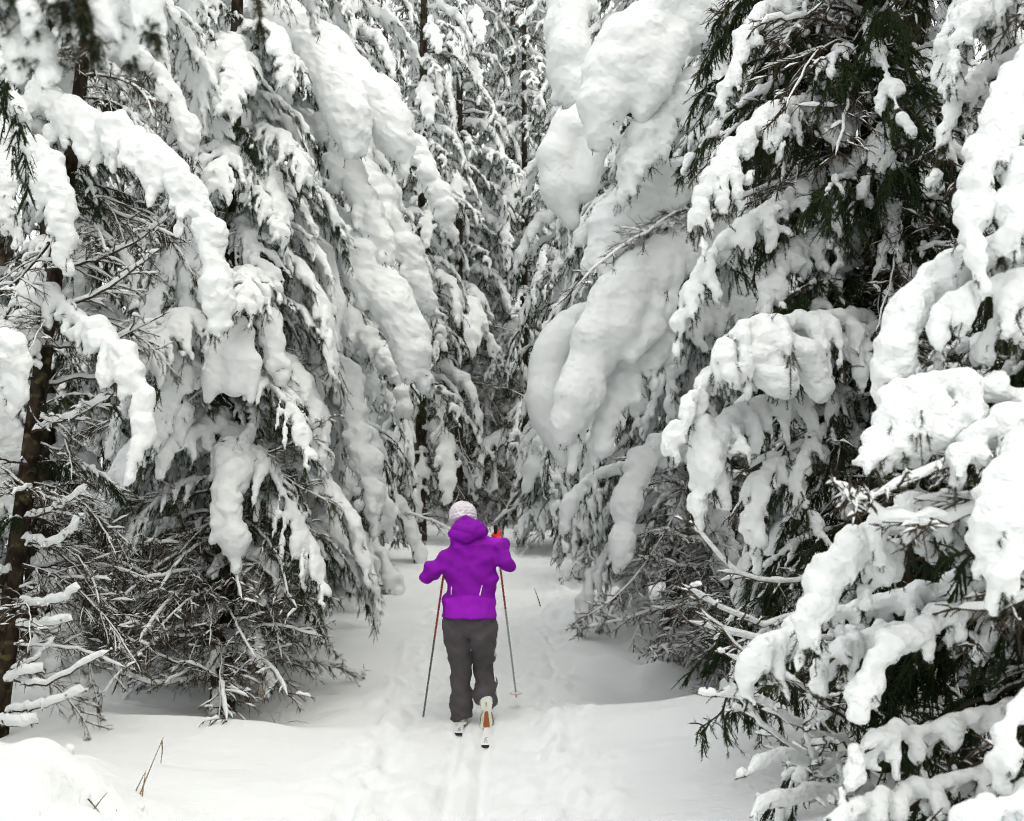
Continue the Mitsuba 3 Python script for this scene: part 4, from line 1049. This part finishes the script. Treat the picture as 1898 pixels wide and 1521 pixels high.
put(f'{person}__knit_hat', sdf_mesh(hat_sdf, head - 0.15, head + 0.16, 0.006), 'hat_mat', True)


# trousers
def trouser_sdf(g):
    d = limb(g, (P(850, 1152, 7.05), P(890, 1152, 7.05)), (0.118, 0.118), 0.02)
    L_ = limb(g, (hipL, P(852, 1212, 7.12), knL, P(856, 1300, 7.15), P(855, 1345, 7.15)), (0.108, 0.082, 0.076, 0.081, 0.076), 0.02)
    L_ = np.maximum(L_, P(850, 1337, 7.1)[2] + 0.25 * (g[..., 0] - P(850, 1337, 7.1)[0]) - g[..., 2])
    R_ = limb(g, (hipR, P(896, 1212, 7.17), knR, P(899, 1288, 7.10), P(900, 1325, 7.07)), (0.108, 0.086, 0.080, 0.083, 0.083), 0.02)
    R_ = np.maximum(R_, P(900, 1313, 7.06)[2] + 0.5 * (g[..., 1] - 7.0) - g[..., 2])
    d = np.minimum(smin(d, L_, 0.02), smin(d, R_, 0.02))
    x, y, z = g[..., 0], g[..., 1], g[..., 2]
    fold = meshkit.noise(np.stack([x * 6 + z * 2, y * 5, (z - 0.7 * np.abs(x - hips[0])) * 17], -1), 14) - 0.5
    fold2 = meshkit.noise(np.stack([x * 11, y * 9, (z + 0.6 * x) * 34], -1), 16) - 0.5
    return np.maximum(d + fold * 0.030 + fold2 * 0.012, z - hips[2] - 0.05)


lo, hi = bbox([hipL, hipR, anL, anR], 0.17)
tv, tf = sdf_mesh(trouser_sdf, lo, hi, 0.0095)
put(f'{person}__trousers', (tv, tf), 'trouser_mat', True)
for side, pts in (('right', [(921, 1146, 7.05), (922, 1170, 7.05), (919, 1200, 7.1), (917, 1228, 7.15), (921, 1262, 7.12), (922, 1298, 7.09)]), ('left', [(833, 1203, 7.1), (834.5, 1212, 7.1), (833, 1220, 7.12)])):
    pp = []
    for q_ in pts:
        p_ = P(*q_)
        xx = np.linspace(p_[0] + (0.09 if side == 'right' else -0.09), hips[0], 200)
        dd = trouser_sdf(np.stack([xx, p_[1] + 0 * xx, p_[2] + 0 * xx], -1))
        pp.append([xx[np.argmax(dd < 0)], p_[1], p_[2]])
    put(key_of(f'{person}__trousers__side_stripe'), tubes(np.array([pp]), np.full((1, len(pp)), 0.0065), 6), 'white_mat', True)


# gloves: a palm, four fingers closed round the grip and a thumb
def glove(name, hand, pole_dir, wrist):
    u = unit(pole_dir)
    w = unit((wrist - hand) - u * ((wrist - hand) @ u))
    t = np.cross(u, w)
    c = []
    pal = hand + w * 0.042
    for i in range(4):
        o = u * (0.03 - 0.021 * i)
        ln = (1.0, 1.08, 1.02, 0.82)[i]
        ang = np.radians(np.array([20, -35, -95, -150, -205]) * ln)
        pts = [hand + o + 0.026 * (np.cos(q_) * w + np.sin(q_) * t) + (w * 0.012 if j == 0 else 0) for j, q_ in enumerate(ang)]
        for j in range(4):
            c.append([*pts[j], *pts[j + 1], 0.0115 - 0.0008 * j, 0.0112 - 0.0008 * j])
        c.append([*(pal + o * 1.1), *pts[0], 0.014, 0.0125])
    ang = np.radians([40, 100, 160])
    pts = [hand + u * 0.045 + 0.027 * (np.cos(q_) * w + np.sin(q_) * t) for q_ in ang]
    c += [[*(pal + u * 0.02), *pts[0], 0.016, 0.0135], [*pts[0], *pts[1], 0.0135, 0.0125], [*pts[1], *pts[2], 0.0125, 0.011]]
    c += [[*(pal + u * 0.02), *(pal - u * 0.025), 0.022, 0.02], [*pal, *(wrist * 0.6 + hand * 0.4), 0.027, 0.034], [*(wrist * 0.6 + hand * 0.4), *wrist, 0.036, 0.036]]
    put(key_of(f'{person}__{name}'), blob(np.array(c), 0.005, 0.003, 0.08), 'glove_mat', True)


topR, tipR = P(917.5, 973, 7.45), P(957.2, 1292, 8.0)
topL, tipL = P(827, 1030, 7.45), P(783, 1339, 7.35)
glove('glove', topR + (tipR - topR) * 0.072, topR - tipR, wrR)
glove('glove', topL + (tipL - topL) * 0.072, topL - tipL, wrL)


# ski poles
def pole(label, top, tip, bands, basket_at):
    k = key_of('ski_pole')
    lab(k, label, 'ski pole')
    L = np.linalg.norm(tip - top)
    d = (tip - top) / L
    at = lambda s: top + d * s * L  # noqa: E731
    put(f'{k}__grip', tubes(np.array([[at(0.0), at(0.004), at(0.05), at(0.10), at(0.115)]]), np.array([[0.006, 0.015, 0.0145, 0.013, 0.008]]), 10), 'black_mat', True)
    put(f'{k}__grip__ring', tubes(np.array([[at(0.052), at(0.06)]]), np.array([[0.0175, 0.0175]]), 10), 'orange_mat', True)
    last = 0.115
    for s1, mat in bands:
        put(key_of(f'{k}__shaft'), tubes(np.array([[at(last), at(s1)]]), np.array([[0.0085 - 0.002 * last, 0.0085 - 0.002 * s1]]), 8), mat, True)
        last = s1
    b = at(basket_at)
    th = np.linspace(0, 2 * np.pi, 29)[:-1]
    ring = np.stack([np.cos(th), np.sin(th), 0 * th], 1)
    cl = np.vstack([ring, ring[:1], ring[1:2]])
    put(f'{k}__basket', join([(np.vstack([b + [0, 0, 0.012], b + ring * 0.046]), np.array([[0, 1 + i, 1 + (i + 1) % 28] for i in range(28)]))]), 'white_mat', False)
    put(f'{k}__basket__rim', tubes((b + cl * 0.047)[None], np.full((1, 30), 0.004), 6), 'basket_mat', True)
    put(f'{k}__strap', tubes(np.array([[at(0.03), at(0.07) + [0.0, 0.03, -0.02], at(0.12) + [0.01, 0.02, -0.03], at(0.09), at(0.04)]]), np.full((1, 5), 0.005), 5), 'black_mat', True)


pole('red and pale grey ski pole in the red glove at the skier\'s right', topR, tipR, ((0.30, 'pole_red_mat'), (0.47, 'pole_red_mat'), (1.0, 'pole_grey_mat')), 0.975)
pole('red and dark grey ski pole planted in the snow left of the skier', topL, tipL, ((0.12, 'pole_red_mat'), (0.50, 'pole_red_mat'), (1.0, 'pole_dark_mat')), 1.04)


# skis
def ski(label, x, y0, y1, heading=0.0):
    k = key_of('ski')
    lab(k, label, 'ski')
    n = 40
    u = np.linspace(0, 1, n)
    y = y0 + (y1 - y0) * u
    z = gz(x, y0) + 0.022 + (gz(x, 7.1) - gz(x, y0)) * np.clip(u * 2.5, 0, 1) + 0.05 * (y - 7.1) * (y > 7.1) + 0.12 * np.clip((u - 0.9) / 0.1, 0, 1)**2
    hw = 0.0235 - 0.003 * np.sin(u * np.pi) - 0.021 * np.clip((u - 0.92) / 0.08, 0, 1)**2
    rings = np.stack([np.stack([x - hw, y, z + 0.006], 1), np.stack([x + hw, y, z + 0.006], 1), np.stack([x + hw, y, z - 0.006], 1), np.stack([x - hw, y, z - 0.006], 1)], 1)
    vv = rings.reshape(-1, 3)
    ff = [[a * 4 + j, a * 4 + (j + 1) % 4, (a + 1) * 4 + (j + 1) % 4, (a + 1) * 4 + j] for a in range(n - 1) for j in range(4)] + [[0, 3, 2, 1], [n * 4 - 4, n * 4 - 3, n * 4 - 2, n * 4 - 1]]
    put(f'{k}__deck', (vv, np.array(ff)), 'white_mat', False)
    tb = trimesh.creation.box((0.05, 0.012, 0.016))
    tb.apply_translation([x, y0 - 0.004, z[0] - 0.002])
    put(f'{k}__tail_cap', tb, 'black_mat', False)
    marks = []
    for yy, xx, sx, sy in ((0.06, -0.008, 0.008, 0.014), (0.06, 0.007, 0.009, 0.010), (0.085, -0.006, 0.012, 0.007), (0.09, 0.010, 0.006, 0.014), (0.11, 0.0, 0.020, 0.006), (0.14, -0.004, 0.016, 0.010), (0.165, 0.004, 0.018, 0.005)):
        b_ = trimesh.creation.box((sx, sy, 0.002))
        b_.apply_translation([x + xx, y0 + yy, float(np.interp(y0 + yy, y, z)) + 0.0075])
        marks.append(b_)
    put(f'{k}__printed_marks', trimesh.util.concatenate(marks), 'violet_mat', False, )
    labels[f'{k}__printed_marks'] = {'kind': 'stuff'}
    return lambda q_: float(np.interp(q_, y, z))


zl = ski('white ski with violet marks under the skier\'s left foot', -0.362, 6.80, 8.55)
zr = ski('white ski with violet marks under the skier\'s raised right heel', -0.173, 6.50, 8.3)

# left boot, flat on its ski, mostly under the trouser leg
bx, bz = -0.362, zl(7.1) + 0.008
bc = []
for a, b, ra, rb in (((bx, 7.16, bz + 0.05), (bx, 7.17, bz + 0.10), 0.042, 0.044), ((bx, 7.13, bz + 0.035), (bx, 7.32, bz + 0.035), 0.036, 0.036), ((bx, 7.18, bz + 0.07), (bx, 7.30, bz + 0.045), 0.042, 0.036)):
    bc.append([*a, *b, ra, rb])
put(f'{person}__boot', blob(np.array(bc), 0.008, 0.006, 0.05), 'white_mat', True)
so = trimesh.creation.box((0.08, 0.27, 0.016))
so.apply_translation([bx, 7.22, bz + 0.004])
put(f'{person}__boot__sole', so, 'sole_mat', False)

# right boot standing on its toe, the sole towards us
ty = 6.93


def flat(poly, y_, t_, mat, key):
    """A piece of the raised sole: outline in photograph pixels, laid in the plane of the sole, t_ thick."""
    from shapely.geometry import Polygon
    q_ = np.array([P(a, b, ty)[[0, 2]] for a, b in poly])
    pg = Polygon(q_).buffer(0.004).buffer(-0.004)
    m = trimesh.creation.extrude_polygon(pg, t_, engine='earcut')
    vv = m.vertices.copy()
    tilt = 0.22 * (vv[:, 1] - q_[:, 1].min())
    m.vertices = np.stack([vv[:, 0], y_ + vv[:, 2] + tilt, vv[:, 1]], 1)
    m.faces = m.faces[:, ::-1]
    put(key, m, mat, False)


flat([(900.6, 1296), (893.5, 1298), (890.2, 1305.5), (892.8, 1316), (889.8, 1329), (888.3, 1342), (891.5, 1355), (894, 1358.5), (908, 1358.5), (913, 1352), (916, 1341), (914, 1331), (910.3, 1320), (912, 1305), (908, 1298)], ty, 0.022, 'sole_mat', f'{person}__boot_001__sole')
flat([(898.5, 1320), (904.5, 1320), (906, 1332), (907.6, 1346), (906.5, 1352), (896.5, 1352), (895.6, 1344), (897, 1332)], ty - 0.004, 0.01, 'orange_mat', f'{person}__boot_001__sole_inlay')
flat([(895.2, 1349.5), (908, 1349.5), (908.3, 1357.6), (894.6, 1357.6)], ty - 0.006, 0.012, 'black_mat', f'{person}__boot_001__toe_plate')
flat([(900, 1302), (902, 1302), (902, 1309), (900, 1309)], ty - 0.003, 0.01, 'orange_mat', f'{person}__boot_001__heel_slot')
flat([(889, 1330), (891, 1330), (896, 1318), (895, 1317)], ty - 0.003, 0.01, 'olive_mat', f'{person}__boot_001__groove')
flat([(888.6, 1342), (890.2, 1342), (892, 1332), (890, 1331)], ty - 0.0035, 0.01, 'olive_mat', f'{person}__boot_001__groove_001')
flat([(910, 1322), (911.6, 1321), (915.5, 1336), (913.6, 1347), (911, 1351), (913, 1338)], ty - 0.003, 0.01, 'olive_mat', f'{person}__boot_001__groove_002')
c0 = lambda a, b, y_: P(a, b, 6.93) + np.array([0, y_, 0])  # noqa: E731
bc = []
for a, b, ra, rb in ((c0(900.6, 1307, 0.10), c0(900.6, 1300, 0.17), 0.043, 0.05), (c0(901, 1306, 0.09), c0(902, 1346, 0.065), 0.036, 0.04), (c0(902, 1346, 0.055), c0(902, 1354, 0.05), 0.036, 0.028), (c0(900.5, 1320, 0.12), c0(902, 1345, 0.085), 0.04, 0.034)):
    bc.append([*a, *b, ra, rb])
put(f'{person}__boot_001', blob(np.array(bc), 0.007, 0.006, 0.05), 'white_mat', True)


# ------------------------------------------------------------------ small things in the snow
def stalks(name, label, cat, lines, r=0.003, mat='grass_mat', kind=None, group_=None):
    if group_:                                         # every stem a thing of its own
        for ln in lines:
            stalks(name, label, cat, [ln], r, mat)
            labels[name + (f'_{used[name] - 1:03d}' if used[name] > 1 else '')]['group'] = group_
        return
    k = key_of(name)
    parts = []
    for ln in lines:
        pts = resample([P(*q) for q in ln], 10)
        parts.append(tubes(pts[None], np.linspace(r, r * 0.35, 10)[None], 5))
    put(k, join(parts), mat, True)
    lab(k, label, cat, kind=kind)


stalks('grass_stalk', 'tall dry grass stalk with a bent leaf standing in the snow at lower left', 'grass', [[(262, 1500, 4.75), (258, 1478, 4.75), (280, 1420, 4.75), (303, 1366, 4.75)], [(300, 1372, 4.75), (301, 1390, 4.75), (298, 1415, 4.75)], [(246, 1478, 4.75), (262, 1445, 4.75), (270, 1430, 4.75)], [(262, 1495, 4.75), (266, 1455, 4.75), (270, 1428, 4.75)]], 0.0042)
rs = np.random.default_rng(12)
lines = []
for i in range(16):
    bx, by = rs.uniform(452, 492), rs.uniform(1275, 1305)
    lines.append([(bx, by, 7.05), (bx + rs.uniform(-8, 8), by - rs.uniform(10, 30), 7.05), (bx + rs.uniform(-14, 22), by + rs.uniform(-42, 10), 7.0)])
stalks('grass_tuft', 'brown tuft of dead grass at the foot of the thin spruce on the left', 'grass', lines, 0.0035, kind='stuff')
stalks('grass_stalk', 'thin bent stem poking out of the snow right of the brown grass tuft', 'grass', [[(490, 1300, 7.0), (480, 1240, 7.0), (465, 1200, 7.0)], [(520, 1300, 7.0), (512, 1275, 7.0), (500, 1255, 7.0)], [(530, 1312, 7.0), (542, 1300, 7.0)], [(512, 1345, 6.8), (505, 1330, 6.8), (500, 1320, 6.8)], [(533, 1338, 6.8), (552, 1336, 6.8), (572, 1340, 6.8)]], 0.003, group_='bent stems beside the grass tuft')
stalks('twig', 'thin dark twig standing in the shaded snow right of the skier', 'twig', [[(1002, 1124, 9.4), (996, 1105, 9.4), (990, 1090, 9.4)]], 0.006, 'twig_mat')
stalks('twig', 'small dark sprout in the snow at the far left of the path', 'twig', [[(789, 1003, 17.0), (788, 985, 17.0), (786, 972, 17.0)]], 0.012, 'twig_mat')

# snow-covered mound and stumps in the left corner
for lb, px, R0, H in (('dark broken stump with a pointed snow cap in the lower left corner', (156, 1535, 4.3), 0.035, 0.16), ('small snow-capped stub on top of the mound at lower left', (124, 1400, 4.6), 0.016, 0.05),
                      ('leaning dark stick beside the tall dry grass stalk at the bottom edge', (236, 1535, 4.55), 0.013, 0.14)):
    k = key_of('tree_stump')
    b = P(*px)
    lean = np.array([0.05, 0, 0]) if 'leaning' in lb else np.zeros(3)
    pts = np.stack([b + lean * (t_ / 1.0) * 1.0 + [0, 0, H * t_ - 0.05] for t_ in np.linspace(0, 1, 8)])
    put(f'{k}__wood', tubes(pts[None], (R0 * np.array([1.3, 1.1, 1.0, 0.95, 0.9, 0.7, 0.4, 0.1]))[None], 9), 'bark_mat', True)
    c = [[*pts[5], *(pts[7] + [0, 0, 0.02]), R0 * 1.0, R0 * 0.7]] if 'stick' not in lb else [[*(pts[7] - [0, 0, 0.01]), *(pts[7] + [0.01, 0, 0.004]), 0.018, 0.014]]
    if 'stub' in lb:
        c = [[*(pts[6]), *(pts[7] + [0.012, 0, 0.03]), 0.03, 0.022]]
    put(f'{k}__snow_cap', blob(np.array(c), 0.006, 0.004, 0.25), 'snow_mat', True)
    lab(k, lb, 'stump')
stalks('twig', 'thin bare twig rising from the mound in the lower left corner', 'twig', [[(170, 1505, 4.25), (185, 1485, 4.25), (199, 1468, 4.25)], [(163, 1480, 4.25), (180, 1500, 4.25), (195, 1518, 4.25)]], 0.0035, 'twig_mat')
stalks('twig', 'short upright twig poking through snow at the bottom edge left of the grass stalk', 'twig', [[(216, 1530, 4.4), (216, 1500, 4.4)]], 0.003, 'twig_mat')
